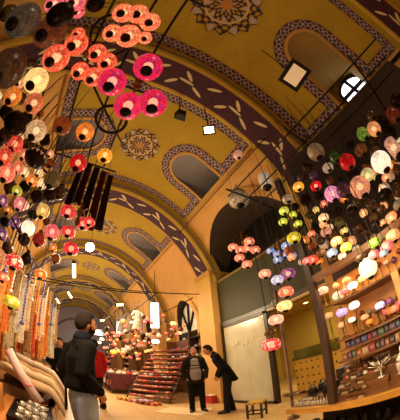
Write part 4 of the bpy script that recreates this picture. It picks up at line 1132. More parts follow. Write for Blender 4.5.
for r in range(7):
    for j in range(11):
        x = 2.25 - .66 + j * .215 + random.uniform(-.02, .02); y = 9.35 - .60 + r * .44; ci = random.choices(range(9), (5, 4, 4, 2, 2, 2, 1, 3, 2))[0]; c, cn = BRIGHT[ci]; kind = 'pot' if (r + j) % 3 == 0 else ('bowl' if (r * j) % 2 else 'cushion')
        s = random.uniform(.07, .095); seen[cn, kind] = seen.get((cn, kind), 0) + 1
        q = thing({'pot': 'ceramic_pot', 'bowl': 'ceramic_bowl', 'cushion': 'small_cushion'}[kind], '%s %s on the long market table, %s such from the near end' % (cn, {'pot': 'lidded pot', 'bowl': 'bowl', 'cushion': 'small cushion'}[kind], ORD2[seen[cn, kind] - 1]), {'pot': 'pot', 'bowl': 'bowl', 'cushion': 'cushion'}[kind], (x, y, .8025), random.random() * 6, 'wares on the long market table')
        m_ = plain(c, .4, 0, .25, 14)
        if kind == 'cushion': b = MB(); b.box((0, 0, .05), (.17, .17, .09), 0, .8); o = b.build('cover', fabric(c, tuple(min(255, int(v * .5 + 110)) for v in c), 30, 'cushion_cloth', .9, 'o'), q, smooth=False); bv = o.modifiers.new('b', 'BEVEL'); bv.width = .035; bv.segments = 3
        else: TK[kind][0](q, s, m_)
# tall shelves of wares against the right wall, bays three and four
def rack(x, y0, y1, z1, label, levels, facing=-1, seed=0, tone=MW):
    q = thing('display_shelves', label, 'shelves', (x, (y0 + y1) / 2, 0)); w = (y1 - y0) / 2
    b = MB(); b.bbox((.36, -w, 0), (.39, w, z1)); b.build('back_board', tone, q, smooth=False)
    for sy in (-1, 1): b = MB(); b.bbox((0, sy * w - .02, 0), (.38, sy * w + .02, z1)); b.build('side_board', tone, q, smooth=False)
    for z in levels: b = MB(); b.bbox((0, -w, z - .025), (.38, w, z)); b.build('shelf', tone, q, smooth=False)
    return q
def fill(x, y0, y1, levels, where, group, dens=.17, pal=BRIGHT, size=(.055, .075), sx=1, lim=20):
    seen = {}
    for li, z in enumerate(levels):
        mg = size[1] * 1.12 + .03; y = y0 + mg
        while y < y1 - mg:
            c, cn = pal[random.randrange(len(pal))]; kind = random.choice(('pot', 'bowl', 'casket')); s = random.uniform(*size); key = (cn, kind, li); seen[key] = seen.get(key, 0) + 1
            q = thing({'pot': 'ceramic_pot', 'bowl': 'ceramic_bowl', 'casket': 'painted_box'}[kind], '%s %s on %s%s, %s from the near end' % (cn, {'pot': 'pot', 'bowl': 'bowl', 'casket': 'box'}[kind], where, (', ' + ORD2[li] + ' board') if len(levels) > 1 else '', ORD2[seen[key] - 1]), {'pot': 'pot', 'bowl': 'bowl', 'casket': 'box'}[kind], (x, y, z + .001), 0, group)
            TK[kind][0](q, s, plain(c, .4, 0, .25, 14)); y += dens * random.uniform(.85, 1.25)
lv = (.85, 1.2, 1.55, 1.9, 2.25)
rack(4.0, 7.45, 9.3, 2.3, 'brown shelves of painted pots under the fanlight window', lv[:4]); fill(4.15, 7.45, 9.3, lv[:4], 'the shelves under the fanlight', 'wares under the fanlight', .17, size=(.05, .07))
rack(4.02, 6.28, 7.38, 2.5, 'dark shelves of bright wares between the pilaster and the slipper stand', lv[:5], tone=DW); fill(4.17, 6.28, 7.38, lv[:5], 'the dark shelves by the pilaster', 'wares by the pilaster', .15, size=(.045, .06))
rack(3.99, 10.5, 11.9, 2.7, 'tall brown shelves of painted pots beyond the long table', lv); fill(4.14, 10.5, 11.9, lv[1:], 'the tall brown shelves', 'wares on the tall brown shelves', .22, size=(.06, .085))
rack(3.2, 12.6, 14.3, 2.6, 'far shelves of bright bowls near the fourth rib', lv); fill(3.35, 12.6, 14.3, lv, 'the far shelves', 'wares on the far shelves', .3, size=(.09, .12))
rack(2.7, 15.2, 17.6, 2.6, 'last shelves on the right before the end wall', lv); fill(2.85, 15.2, 17.6, lv, 'the last shelves', 'wares on the last shelves', .4, size=(.1, .14))
# lit signs and hanging things
def lit_box(name, lab, p, d, rz, st, c=(255, 246, 228), cat='sign', g=None, wire=.8):
    q = thing(name, lab, cat, p, rz, g); b = MB(); b.box((0, 0, 0), d); b.build('lit_panel', glow(c, st), q, smooth=False)
    b = MB(); w, h = d[0] / 2 + .015, d[2] / 2 + .015; b.tube([(-w, 0, -h), (w, 0, -h), (w, 0, h), (-w, 0, h)], .018, 4, True); b.build('frame', IRON, q); 
    b = MB(); b.tube([(0, 0, h), (0, 0, h + wire)], .012, 5); b.build('hanger', IRON, q)
lit_box('hanging_sign', 'tall blank white lit sign hung above the slipper stand', (3.12, 8.3, 3.22), (.32, .10, 1.02), -.25, 1.5, wire=1.4)
lit_box('hanging_sign', 'small blank white lit sign far down the street', (1.75, 14.2, 3.0), (.55, .08, .35), .0, 1.6, wire=1.2)
lit_box('hanging_sign', 'narrow blank lit sign beside the far shelves', (2.5, 12.0, 3.1), (.2, .08, .8), .1, 1.2, (235, 240, 230), wire=1.2)
FARLAMPS = [(Vector(p), r) for p, r in (((2.62, 6.95, 2.02), .13), ((3.42, 7.3, 2.75), .12), ((3.75, 7.55, 2.45), .15), ((1.55, 8.2, 1.62), .13), ((1.2, 9.4, 2.0), .09), ((1.6, 11.5, 2.35), .12), ((2.3, 11, 2.6), .14), ((1.35, 8.9, 1.3), .1), ((3.12, 8.3, 3.22), .3), ((2.5, 12.0, 3.1), .5))]
DRESSES = [(Vector((x, y, 2.9)), .33) for x, y in ((2.35, 8.0), (2.25, 8.8), (2.15, 9.6), (3.45, 8.9))]
for k, (x, y, z, R, c, lit, lab) in enumerate(((2.62, 6.95, 2.02, .13, 'white', 1.6, 'bright white dish lamp hung over the slipper stand'), (3.42, 7.3, 2.75, .12, 'ivory', 1.5, 'ivory lamp glaring beside the fanlight'), (3.75, 7.55, 2.45, .1, 'ivory', 1.3, 'smaller ivory lamp under the fanlight'), (1.55, 8.2, 1.62, .13, 'citron', .9, 'yellow globe lamp hung over the long table'), (1.2, 9.4, 2.0, .09, 'white', 2.0, 'small white globe lamp above the walkers'), (1.6, 11.5, 2.35, .12, 'white', 1.6, 'white globe lamp over the far goods'), (2.3, 11.0, 2.6, .14, 'coral', .9, 'coral globe lamp over the far goods'), (1.35, 8.9, 1.30, .1, 'red', .8, 'red lamp low over the long table end'))):
    q = thing('hanging_lantern', lab, 'lantern', (x, y, z), 0, 'lanterns over the far goods'); lantern_parts(q, R, c, lit, 'f', 3.4 - z if z < 3 else .5)
# strings of small lanterns over the far goods
seen = {}; spots = []
while len(spots) < 130:
    y = random.uniform(6.9, 12.2); p = Vector((random.uniform(1.75, 3.7) - .03 * (y - 6), y, random.uniform(1.5, 3.05))); R = random.uniform(.06, .09)
    if p.x > 2.0 and y < 8.5 and p.z < 2.25: continue
    if any((p - q).length < (R + S) * 1.25 or (hypot(p.x - q.x, p.y - q.y) < max(R, S) * 1.15) for q, S in spots + FARLAMPS + DRESSES): continue
    spots.append((p, R))
for p, R in sorted(spots, key=lambda e: e[0].y):
    c = random.choice(('red', 'red', 'coral', 'coral', 'blush', 'ivory', 'orange', 'rose', 'milk', 'black', 'umber', 'brown', 'clear', 'butter', 'scarlet', 'brick')); lit = 0 if c in ('black', 'umber', 'brown', 'brick') else .75
    s = random.choice('ggft'); seen[c, s] = seen.get((c, s), 0) + 1
    q = thing('hanging_lantern', '%s%s %s lantern over the far goods, %s such from the near end' % ('glowing ' if lit else 'unlit ', HUE[c][2], SHAPEW[s], ORD2[seen[c, s] - 1]), 'lantern', p, 0, 'small lanterns over the far goods'); lantern_parts(q, R, c, lit, s, max(.1, 3.4 - p.z - (TOP[s] + .38) * R))
for k, (x0, y0, x1, y1) in enumerate(((2.4, 6.2, 2.4, 12.6), (3.62, 6.2, 3.42, 12.6), (1.85, 8, 1.75, 12.6))):
    rail('hanging_rail', ['rail over the slipper stand', 'rail nearest the fanlight over the far goods', 'rail over the edge of the long table'][k], [(x0, y0, 3.42), (x1, y1, 3.42)], .016)
# white garments on the far rail
for k, (x, y, z, c, nm) in enumerate(((2.35, 8.0, 2.95, (190, 170, 140), 'ivory'), (2.25, 8.8, 3.0, (160, 130, 100), 'beige'), (2.15, 9.6, 3.05, (200, 190, 176), 'pale grey'), (3.45, 8.9, 2.95, (190, 150, 120), 'tan'))):
    q = thing('hanging_dress', '%s dress on a hanger over the far goods' % nm, 'dress', (x, y, z), .4, 'dresses over the far goods')
    b = MB(); n = 16; rows = ((.02, .30), (.17, .26), (.13, .12), (.12, -.02), (.24, -.42))
    for i, (w, h) in enumerate(rows):
        for j in range(n): a = TAU * j / n; f = 1 + (.12 * sin(6 * a) if i > 3 else 0); b.v.append((w * cos(a) * f, .05 * sin(a) * (1 + i * .25) * f, h))
    for i in range(4):
        for j in range(n): b.f.append((i * n + j, i * n + (j + 1) % n, (i + 1) * n + (j + 1) % n, (i + 1) * n + j))
    b.build('gown', fabric(c, None, 16, 'dress_cloth'), q)
    for sx in (-1, 1): b = MB(); b.tube([(sx * .14, 0, .25), (sx * .26, 0, .06)], [.05, .035], 8); b.build('sleeve', fabric(c, None, 16, 'dress_cloth'), q)
    b = MB(); b.tube([(0, 0, .28), (0, 0, 3.42 - z)], .006, 5); b.build('hanger_hook', IRON, q)

# ------------------------------------------------------------------ the stall on the left
q = thing('dark_backing_screen', 'added dark screen hiding the bright wall behind the left stall', 'screen', (-1.85, 2.2, 0))
b = MB(); b.bbox((-.04, -2.4, 0), (0, 3.4, 3.45)); b.build('boarding', plain((52, 34, 22), .8, 0, .35, 4), q, smooth=False)  # screen added to keep the background dark by covering the lit wall
for y in (-2.3, -.4, 1.5, 3.3): b = MB(); b.bbox((0, y - .04, 0), (.06, y + .04, 3.45)); b.build('stile', DW, q, smooth=False)
bn = thing('display_bench', 'long low wooden bench along the left side carrying cloths and silver', 'bench', (-.62, 2.6, 0))
b = MB(); b.bbox((-.6, -1.35, .60), (.46, 2.4, .66)); b.build('bench_top', OW, bn, smooth=False)
b = MB(); b.bbox((.40, -1.37, .48), (.47, 2.42, .66)); b.build('front_ledge', OW, bn, smooth=False)
for x, y in ((-.55, -1.3), (.38, -1.3), (-.55, 2.35), (.38, 2.35), (-.55, .5), (.38, .5)): b = MB(); b.box((x, y, .30), (.07, .07, .60)); b.build('leg', DW, bn, smooth=False)
# crate of orange wood at the near corner
q = thing('wooden_crate', 'orange wooden crate at the near left corner', 'crate', (-.67, 1.62, .661))
for lo, hi in (((-.18, -.16, 0), (.16, -.14, .22)), ((-.18, .14, 0), (.16, .16, .22)), ((.14, -.14, 0), (.16, .14, .22)), ((-.18, -.14, 0), (-.16, .14, .22)), ((-.16, -.14, 0), (.14, .14, .02))): b = MB(); b.bbox(lo, hi); b.build('board', OW, q, smooth=False)
# tray of silver tableware
q = thing('tray', 'wide dark tray of silver tableware on the left bench', 'tray', (-.30, 1.86, .6615), .1)
b = MB(); b.box((0, 0, .008), (.34, .62, .014)); b.build('base', DARKMETAL, q, smooth=False)
for lo, hi in (((-.17, -.31, .014), (-.155, .31, .04)), ((.155, -.31, .014), (.17, .31, .04)), ((-.155, -.31, .014), (.155, -.295, .04)), ((-.155, .295, .014), (.155, .31, .04))): b = MB(); b.bbox(lo, hi); b.build('rim', DARKMETAL, q, smooth=False)
n = 0
for r in range(8):
    for j in range(4):
        x = -.30 + (-.088 + j * .059) * cos(.1) - (-.25 + r * .072) * sin(.1); y = 1.86 + (-.088 + j * .059) * sin(.1) + (-.25 + r * .072) * cos(.1); n += 1
        k = (r + j) % 3; o = thing(('silver_cup', 'silver_saucer', 'silver_teapot')[k], 'silver %s on the dark tray, %s row from the near edge, %s from the wall' % (('cup', 'saucer', 'teapot')[k], ORD2[r], ORD2[j]), ('cup', 'saucer', 'teapot')[k], (x, y, .6775), random.random() * 6, 'silver tableware on the tray')
        if k == 0:
            b = MB(); b.lathe([(.014, 0), (.02, .01), (.024, .04), (.022, .04), (.012, .008)], 12); b.build('body', SILVER, o); b = MB(); b.ring((.028, 0, .022), .012, .003, 10, 5, 'y'); b.build('handle', SILVER, o)
        elif k == 1:
            b = MB(); b.lathe([(.012, 0), (.032, .008), (.034, .011), (.014, .005)], 14); b.build('dish', SILVER, o); b = MB(); b.ball((0, 0, .014), .012, 8, 6); b.build('knob', BRASS, o)
        else:
            b = MB(); b.lathe([(.018, 0), (.028, .014), (.026, .035), (.012, .048), (.004, .06)], 12); b.build('body', SILVER, o); b = MB(); b.tube([(.024, 0, .018), (.042, 0, .03), (.048, 0, .045)], [.006, .004, .003], 6); b.build('spout', SILVER, o); b = MB(); b.ring((-.034, 0, .026), .014, .003, 10, 5, 'y'); b.build('handle', SILVER, o)
# folded cloths that droop over the front of the bench
for k, (y, z, c, nm, d) in enumerate(((2.45, .80, (222, 184, 142), 'beige', 0), (2.73, .83, (232, 198, 156), 'pale sand', .02), (3.01, .88, (196, 152, 108), 'tan', -.02), (3.29, .92, (230, 206, 176), 'cream', .0))):
    q = thing('folded_cloth', '%s long folded cloth sloping over the front of the left bench' % nm, 'cloth', (-.42, y, 0), 0, 'long folded cloths on the left bench')
    b = MB(); n = 14
    for i in range(n + 1):
        u = i / n; x = -.30 + u * .66; zz = z + .16 * (1 - u) - (.0 if u < .75 else (u - .75) ** 2 * 3.0) + .01 * sin(u * 9 + k)
        for s_, hh in ((-1, -.045), (-1, .02), (1, .02), (1, -.045)): b.v.append((x, s_ * (.132 - .006 * cos(u * 14)), zz + hh + d + (.006 * sin(u * 23 + k) if s_ > 0 else 0)))
    for i in range(n):
        for j in range(4): a = i * 4; b.f.append((a + j, a + 4 + j, a + 4 + (j + 1) % 4, a + (j + 1) % 4))
    b.f += [(0, 1, 2, 3), (4 * n, 4 * n + 3, 4 * n + 2, 4 * n + 1)]
    o = b.build('sheet', fabric(c, None, 10, 'soft_cloth'), q); 
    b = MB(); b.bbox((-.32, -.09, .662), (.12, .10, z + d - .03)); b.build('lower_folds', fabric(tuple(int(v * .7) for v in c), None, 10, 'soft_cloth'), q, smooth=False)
q = thing('rolled_cloth', 'white and pink rolled cloth leaning on the beige folded cloths', 'cloth', (-.47, 2.22, .68))
b = MB(); b.tube([(.20, .0, .03), (.0, .04, .28), (-.12, .06, .46)], [.045, .048, .045], 12); b.build('roll', fabric((244, 226, 216), (236, 180, 180), 5, 'white_pink_cloth'), q)
b = MB(); b.ring((.08, .02, .18), .052, .006, 14, 5); b.build('ribbon', plain((220, 90, 100), .6), q)
for k, (x, y, s) in enumerate(((-.68, 2.30, .07), (-.84, 2.30, .065), (-.70, 2.10, .065))):
    q = thing('leather_bag', 'black leather bag on the left bench, %s' % ('below the rolled cloth', 'closest to the shelf unit', 'just behind the orange crate')[k], 'bag', (x, y - .12, .66), .3 * k, 'black bags on the left bench')
    b = MB(); b.box((0, 0, s * .55), (s * 1.8, s * 1.5, s * 1.1), 0, .8); o = b.build('pouch', plain((28, 23, 22), .35, 0, .2, 20), q, smooth=False); m_ = o.modifiers.new('b', 'BEVEL'); m_.width = .014; m_.segments = 2
    b = MB(); b.tube([(-s * .5, 0, s * 1.05), (-s * .3, 0, s * 1.6), (s * .3, 0, s * 1.6), (s * .5, 0, s * 1.05)], .006, 6); b.build('handle', plain((28, 23, 22), .35, 0, .2, 20), q)
# scarves hung from a rail above the bench, going away down the street
rail('scarf_rail', 'rail carrying scarves above the left bench', [(-.86, 2.0, 2.12), (-.30, 5.0, 2.12)], .016); rail('scarf_rail', 'second rail of scarves nearer the wall screen', [(-1.15, 2.0, 2.02), (-.72, 5.0, 2.02)], .016)
SCF = [((226, 190, 130), (190, 120, 70), 'sand with rust flecks'), ((222, 120, 60), (236, 180, 90), 'orange'), ((240, 224, 196), (216, 190, 150), 'cream'), ((190, 60, 40), (230, 150, 90), 'red and apricot'), ((232, 170, 96), (170, 100, 50), 'apricot'), ((236, 230, 220), (200, 190, 180), 'white'), ((176, 130, 84), (110, 70, 44), 'brown'), ((240, 200, 170), (220, 120, 100), 'peach'), ((206, 190, 150), (140, 130, 100), 'khaki'), ((238, 216, 180), (220, 150, 110), 'ivory and coral')]
def scarf(x, y, zt, L, w, c, c2, lab, group, rz=0, name='hanging_scarf', cat='scarf', stripe='o'):
    q = thing(name, lab, cat, (x, y, zt), rz, group); b = MB(); n, m = 14, 10; ph = random.random() * 6
    for s_ in (0, 1):
        for i in range(n + 1):
            v = i / n
            for j in range(m + 1): u = j / m - .5; b.v.append((.028 * sin(u * 20 + ph) * (.5 + .5 * v) + (.008 if s_ else -.008), u * w * (.75 + .25 * v), -L * v - .015))
    o_ = (n + 1) * (m + 1)
    for i in range(n):
        for j in range(m): a = i * (m + 1) + j; b.f += [(a, a + 1, a + m + 2, a + m + 1), (o_ + a, o_ + a + m + 1, o_ + a + m + 2, o_ + a + 1)]
    b.build('cloth', fabric(c, c2, 26, 'scarf_cloth', .9, stripe), q)
    b = MB(); b.tube([(0, -w * .38, .0), (0, w * .38, 0)], .018, 6); b.build('folded_top', fabric(c, None, 20, 'scarf_cloth'), q)
    f = MB(); f.box((0, 0, -L - .03), (.02, w * .95, .04)); f.build('fringe', fabric(c2, c, 90, 'fringe_cloth', .9, 'v'), q, smooth=False); return q
for k in range(18):
    u = (k + .4) / 18; x = -.86 + .56 * u; y = 2.0 + 3.0 * u; c, c2, nm = SCF[(k * 7) % 10]
    scarf(x, y, 2.084, random.uniform(.55, 1.0), .125, c, c2, '%s scarf on the left bench rail, %s from the near end' % (nm, ORD2[k]), 'scarves on the left rail', -1.1)
for k in range(12):
    u = .36 + .64 * (k + .5) / 12; x = -1.15 + .43 * u; y = 2.0 + 3.0 * u; c, c2, nm = SCF[(k * 3 + 1) % 10]
    scarf(x, y, 1.984, random.uniform(.8, 1.2), .2, c, c2, '%s scarf on the inner left rail, %s from the near end' % (nm, ORD2[k]), 'scarves on the inner left rail', -1.1)
# strings of glass beads and evil-eye charms hung in front of the scarves
for k in range(12):
    u = (k + .5) / 12; x = -.74 + .5 * u; y = 2.05 + 2.7 * u; c, nm = (((70, 90, 190), 'blue'), ((236, 226, 206), 'white'), ((200, 150, 70), 'amber'))[k % 3]; L = .45 + .12 * (k % 4)
    q = thing('bead_string', 'string of %s glass beads before the scarves, %s from the near end' % (nm, ORD2[k]), 'beads', (x, y, 2.298), 0, 'bead strings of the left stall')
    b = MB(); b.tube([(0, 0, -L), (0, 0, 0)], .003, 4); b.build('thread', IRON, q); b = MB(); b.lathe([(.004 if j % 2 == 0 else .016, -L + .02 * j) for j in range(int(L / .02))], 8); b.build('beads', plain(c, .15, 0, .2, 30), q)
    b = MB(); b.lathe([(.004, -.025), (.03, -.012), (.034, 0), (.03, .012), (.004, .025)], 12, (0, 0, -L)); b.build('pendant', plain(c, .15, 0, .2, 30), q)
rail('bead_rail', 'thin rail of bead strings before the scarves', [(-.76, 1.95, 2.31), (-.22, 4.85, 2.31)], .01)
# dark red garments hung high from the rack
for k, (x, y, zt, L, w, c) in enumerate(((-.17, 2.16, 3.49, .62, .10, (70, 18, 16)), (-.06, 2.19, 3.49, .72, .10, (52, 24, 18)), (.045, 2.22, 3.49, .85, .10, (86, 22, 18)), (.15, 2.25, 3.49, .80, .10, (60, 30, 22)), (-.28, 2.30, 3.49, .55, .10, (44, 26, 20)))):
    scarf(x, y, zt, L, w, c, tuple(int(v * .6) for v in c), 'dark %s kilim strip hung high under the second rib, %s from the left' % (('red', 'brown', 'maroon', 'reddish brown', 'umber')[k], ('second', 'third', 'fourth', 'fifth', 'first')[k]), 'dark kilim strips hung high', 1.5, 'hanging_kilim', 'kilim', None)
# shelf of knick-knacks at the very left
lv2 = (.95, 1.18, 1.41, 1.64)
q = thing('wall_shelf', 'narrow shelf unit of knick-knacks at the very left', 'shelves', (-1.05, 2.35, .66))
for z in lv2: b = MB(); b.bbox((-.2, -.5, z - .68), (.12, .62, z - .66)); b.build('shelf', DW, q, smooth=False)
for y in (-.5, .62): b = MB(); b.bbox((-.2, y - .015, 0), (.12, y + .015, 1.25)); b.build('side_board', DW, q, smooth=False)
fill(-.98, 1.85, 2.97, lv2, 'the narrow left shelf unit', 'knick-knacks on the left shelf', .13, BRIGHT, (.035, .05))
# far left: racks of clothes and goods
rack(-2.3, 6.6, 9.6, 2.5, 'tall shelves on the left beyond the man in dark clothes', lv); fill(-2.15, 6.6, 9.6, lv, 'the tall left shelves', 'wares on the tall left shelves', .3, BRIGHT, (.07, .1))
rack(-2.3, 10.4, 14.0, 2.5, 'farther shelves on the left side of the street', lv); fill(-2.15, 10.4, 14.0, lv, 'the farther left shelves', 'wares on the farther left shelves', .42, BRIGHT, (.1, .13))
rail('scarf_rail', 'rail of garments far down the left side', [(-1.45, 6.0, 2.3), (-1.05, 10.5, 2.3)], .02)
for k in range(14):
    u = (k + .5) / 14; c, c2, nm = SCF[(k * 7 + 2) % 10]
    scarf(-1.45 + .4 * u, 6.0 + 4.5 * u, 2.26, 1.35, .34, c, c2, '%s garment on the far left rail, %s from the near end' % (nm, ORD2[k]), 'garments on the far left rail', -1.15, 'hanging_garment', 'garment')
b = MB(); 
q = thing('goods_table', 'low table of bright goods behind the man in dark clothes', 'table', (-1.0, 7.4, 0)); b = MB(); b.bbox((-.5, -1.2, .55), (.35, 1.6, .60)); b.build('table_top', MW, q, smooth=False)
for x, y in ((-.45, -1.15), (.3, -1.15), (-.45, 1.55), (.3, 1.55)): b = MB(); b.box((x, y, .275), (.06, .06, .55)); b.build('leg', DW, q, smooth=False)
fill(-.75, 6.25, 9.0, (.60,), 'the low left table', 'goods on the low left table', .24, BRIGHT, (.07, .1)); fill(-1.15, 6.25, 9.0, (.602,), 'the back of the low left table', 'goods on the back of the low left table', .26, BRIGHT, (.08, .11))
# ------------------------------------------------------------------ people
def headpt(x, y, z):
    X, Y, Z = x * .076, y * .098, z * .118
    if z < 0:
        k = -z; X *= 1 - .38 * k * k; Y *= 1 - .16 * k
        if y > 0: Y += .014 * k
        else: Y *= 1 - .25 * k
    if y > .2:
        g = lambda cx, cz, sx, sz: math.exp(-((X - cx) / sx) ** 2 - ((Z - cz) / sz) ** 2)
        Y += .026 * g(0, -.022, .013, .017) + .014 * g(0, -.004, .010, .022) - .011 * (g(.032, .008, .018, .012) + g(-.032, .008, .018, .012)) + .006 * g(0, .026, .05, .01)
        Y += .007 * g(0, -.062, .022, .006) + .006 * g(0, -.072, .02, .005) - .004 * g(0, -.067, .022, .003)
    return X, Y, Z
def head_mb(b, M_, s=1.0):
    """a head with jaw, brow, nose, eye sockets and ears; M_ places it (y forward)"""
    h = MB(); h.ball((0, 0, 0), 1, 28, 22)
    b.add([M_ @ (Vector(headpt(*v)) * s) for v in h.v], h.f)
    for sx in (-1, 1):
        e = MB(); e.ball((0, 0, 0), (.011, .02, .032), 10, 8)
        b.add([M_ @ (Vector((sx * .077, -.008, -.008)) * s + Vector(v) * s) for v in e.v], e.f)
def remesh(b, voxel=.011):
    me = b.mesh('raw', None); o = bpy.data.objects.new('raw', me); COL.objects.link(o)
    r = o.modifiers.new('R', 'REMESH'); r.mode = 'VOXEL'; r.voxel_size = voxel; r.use_smooth_shade = True
    sm = o.modifiers.new('S', 'SMOOTH'); sm.factor = .4; sm.iterations = 2
    dg = bpy.context.evaluated_depsgraph_get(); dg.update(); out = bpy.data.meshes.new_from_object(o.evaluated_get(dg))
    bpy.data.objects.remove(o); bpy.data.meshes.remove(me); return out
def mesh_into(b, me): b.add([v.co for v in me.vertices], [tuple(p.vertices) for p in me.polygons]); bpy.data.meshes.remove(me)
def hand(b, wrist, d, palm_n, curl=.5, side=1):
    """palm, four fingers of unequal length and a thumb from the palm's side; d points along the hand"""
    d = Vector(d).normalized(); n = Vector(palm_n); n = (n - d * n.dot(d)).normalized(); s = d.cross(n) * side; w = Vector(wrist)
    pm = w + d * .045
    q = MB(); q.ball((0, 0, 0), 1, 12, 8)
    b.add([pm + d * (v[2] * .052) + s * (v[0] * .040) + n * (v[1] * .016) for v in q.v], q.f)
    for k, L in enumerate((.068, .078, .072, .056)):
        o = (k - 1.5) * .020; p = w + d * .082 + s * o; pts = [p]; dd = d.copy()
        for j in range(3):
            dd = (dd + n * curl * .6).normalized(); p = p + dd * L * (.42, .33, .25)[j]; pts.append(p)
        b.tube(pts, [.0095, .009, .0085, .007], 6)
    p = w + d * .03 - s * .034; t = (d * .6 - s * .7 + n * .3).normalized(); pts = [p, p + t * .03]; pts.append(pts[-1] + (t + d * .7 + n * .3).normalized() * .028); pts.append(pts[-1] + (d + n * .5).normalized() * .02)
    b.tube(pts, [.012, .0115, .010, .008], 6)
SKIN = plain((205, 140, 100), .55, 0, .06, 9, 'skin')
def limb(b, pts, rs, n=10): b.tube(pts, rs, n); [b.ball(p, r, 10, 8) for p, r in zip(pts, rs)]
def vmul(a, k): return [x * k for x in a]
def person(label, loc, rz, P, group='people in the street'):
    """P: joints (person's x right, y forward, z up) and clothing"""
    S = P['scale']; t = thing('person', label, 'person', loc, rz, group)
    J = {k: Vector(v) for k, v in P['J'].items()}
    fat = P.get('fat', 1.0)
    # body: one continuous surface
    b = MB()
    def chain(names, rs): limb(b, [J[n] for n in names], rs)
    chain(['pelvis', 'waist', 'chest', 'neck0'], [.10, .095, .095, .05]); chain(['neck0', 'head0'], [.055, .053])
    for s in 'LR':
        chain(['chest', 'sho' + s], [.06, .045]); chain(['sho' + s, 'elb' + s, 'wri' + s], [.045, .038, .028])
        chain(['pelvis', 'hip' + s], [.1, .09]); chain(['hip' + s, 'kne' + s, 'ank' + s], [.085, .058, .042])
        hd, hn, hc = P['hand' + s]; hand(b, J['wri' + s], hd, hn, hc, 1 if s == 'R' else -1)
        f = Vector(P['foot' + s]); limb(b, [J['ank' + s], J['ank' + s] + Vector((0, 0, -.04)), J['ank' + s] + f * .16 + Vector((0, 0, -.055))], [.04, .042, .03])
    tw, nod, til = P['head']
    Mh = Matrix.Translation(J['head']) @ Matrix.Rotation(tw, 4, 'Z') @ Matrix.Rotation(til, 4, 'Y') @ Matrix.Rotation(nod, 4, 'X')
    head_mb(b, Mh)
    body = link('body', remesh(b), t); body.data.materials.append(P.get('skin', SKIN))
    # head dress: hair, beard, eyes
    def on_head(name, mb, mat): o = link(name, mb.mesh(name, mat), t); o.matrix_local = Mh; return o
    def pelt(name, mat, mask, th):        # a layer that rises out of the skin where hair grows and dips under it elsewhere
        q = MB(); q.ball((0, 0, 0), 1, 56, 40); vs = []
        for x, y, z in q.v:
            X, Y, Z = headpt(x, y, z); m_ = max(-1, min(1, mask(x, y, z))); k = (th * m_ if m_ > 0 else .012 * m_) + .0005
            k *= 1 + .12 * sin(37 * x + 9 * z) * sin(41 * y + 23 * z)
            d = Vector((X / .006, Y / .0096, Z / .0139)).normalized(); vs.append((X + d.x * k, Y + d.y * k, Z + d.z * k))
        q.v = vs; on_head(name, q, mat)
    LINE = ((-1, -.5), (-.45, -.42), (-.22, -.02), (-.08, .02), (.0, -.16), (.10, -.10), (.17, .30), (.35, .50), (.6, .60), (1, .62))
    bald = P.get('bald', False)
    def hairmask(x, y, z):
        for (a, za), (b_, zb) in zip(LINE, LINE[1:]):
            if y <= b_: zl = za + (zb - za) * (y - a) / (b_ - a); break
        else: zl = .62
        m_ = (z - zl) / .10
        if bald: m_ = min(m_, (.74 - z) / .10 if y > -.6 else m_)
        return m_
    pelt('hair', P['hair'], hairmask, .009 if bald else .019)
    if P.get('beard'):
        def beardmask(x, y, z):
            ax = abs(x); m_ = min((-.36 - z) / .07, (y - .02) / .08)
            m_ = max(m_, min((y + .02) / .06, (.26 - y) / .06, (-.05 - z) / .08, (ax - .6) / .1))
            m_ = max(m_, min((-.37 - z) / .05, (z + .56) / .05, (y - .5) / .1))
            return min(m_, max((ax - .24) / .05, (abs(z + .575) - .045) / .03)) if y > .4 else m_
        pelt('beard', P['beard'], beardmask, .007)
    for sx in (-1, 1):
        e = MB(); e.ball((sx * .031, .081, .008), (.012, .008, .007), 10, 8); on_head('eye', e, plain((52, 40, 34), .2))
        e = MB(); e.tube([(sx * .016, .096, .027), (sx * .032, .094, .031), (sx * .048, .082, .026)], [.004, .005, .003], 5); on_head('eyebrow', e, P.get('brow', P['hair']))
    e = MB(); e.tube([(-.021, .093, -.066), (0, .099, -.065), (.021, .093, -.066)], [.003, .005, .003], 5); on_head('mouth', e, plain((150, 80, 66), .5))
    # clothing
    def cloth(name, mat, build, voxel=.013, lab=None):
        c = MB(); build(c); o = link(name, remesh(c, voxel), t); o.data.materials.append(mat)
        if lab: o['label'] = lab
        return o
    def ellip(c, p, q, r, n=10):          # barrel between p and q with (x, y) radii
        pts = [Vector(p), Vector(q)]
        for k in range(n + 1):
            a = k / n; ctr = pts[0].lerp(pts[1], a); rr = [r[0][i] * (1 - a) + r[1][i] * a for i in (0, 1)]
            c.ball(ctr, (rr[0], rr[1], .06), 16, 8)
    def trousers(c):
        ellip(c, J['pelvis'] + Vector((0, 0, -.06)), J['pelvis'].lerp(J['waist'], .8), ((.165 * fat, .125 * fat), (.155 * fat, .12 * fat)), 5)
        for s in 'LR':
            a = J['ank' + s] + Vector((0, 0, -.03)); kn = J['kne' + s]; hp = J['hip' + s]
            limb(c, [hp, hp.lerp(kn, .5), kn, kn.lerp(a, .5), a], [.105 * fat, .096 * fat, .078, .072, .068], 14)
    cloth('trousers', P['trousers'], trousers)
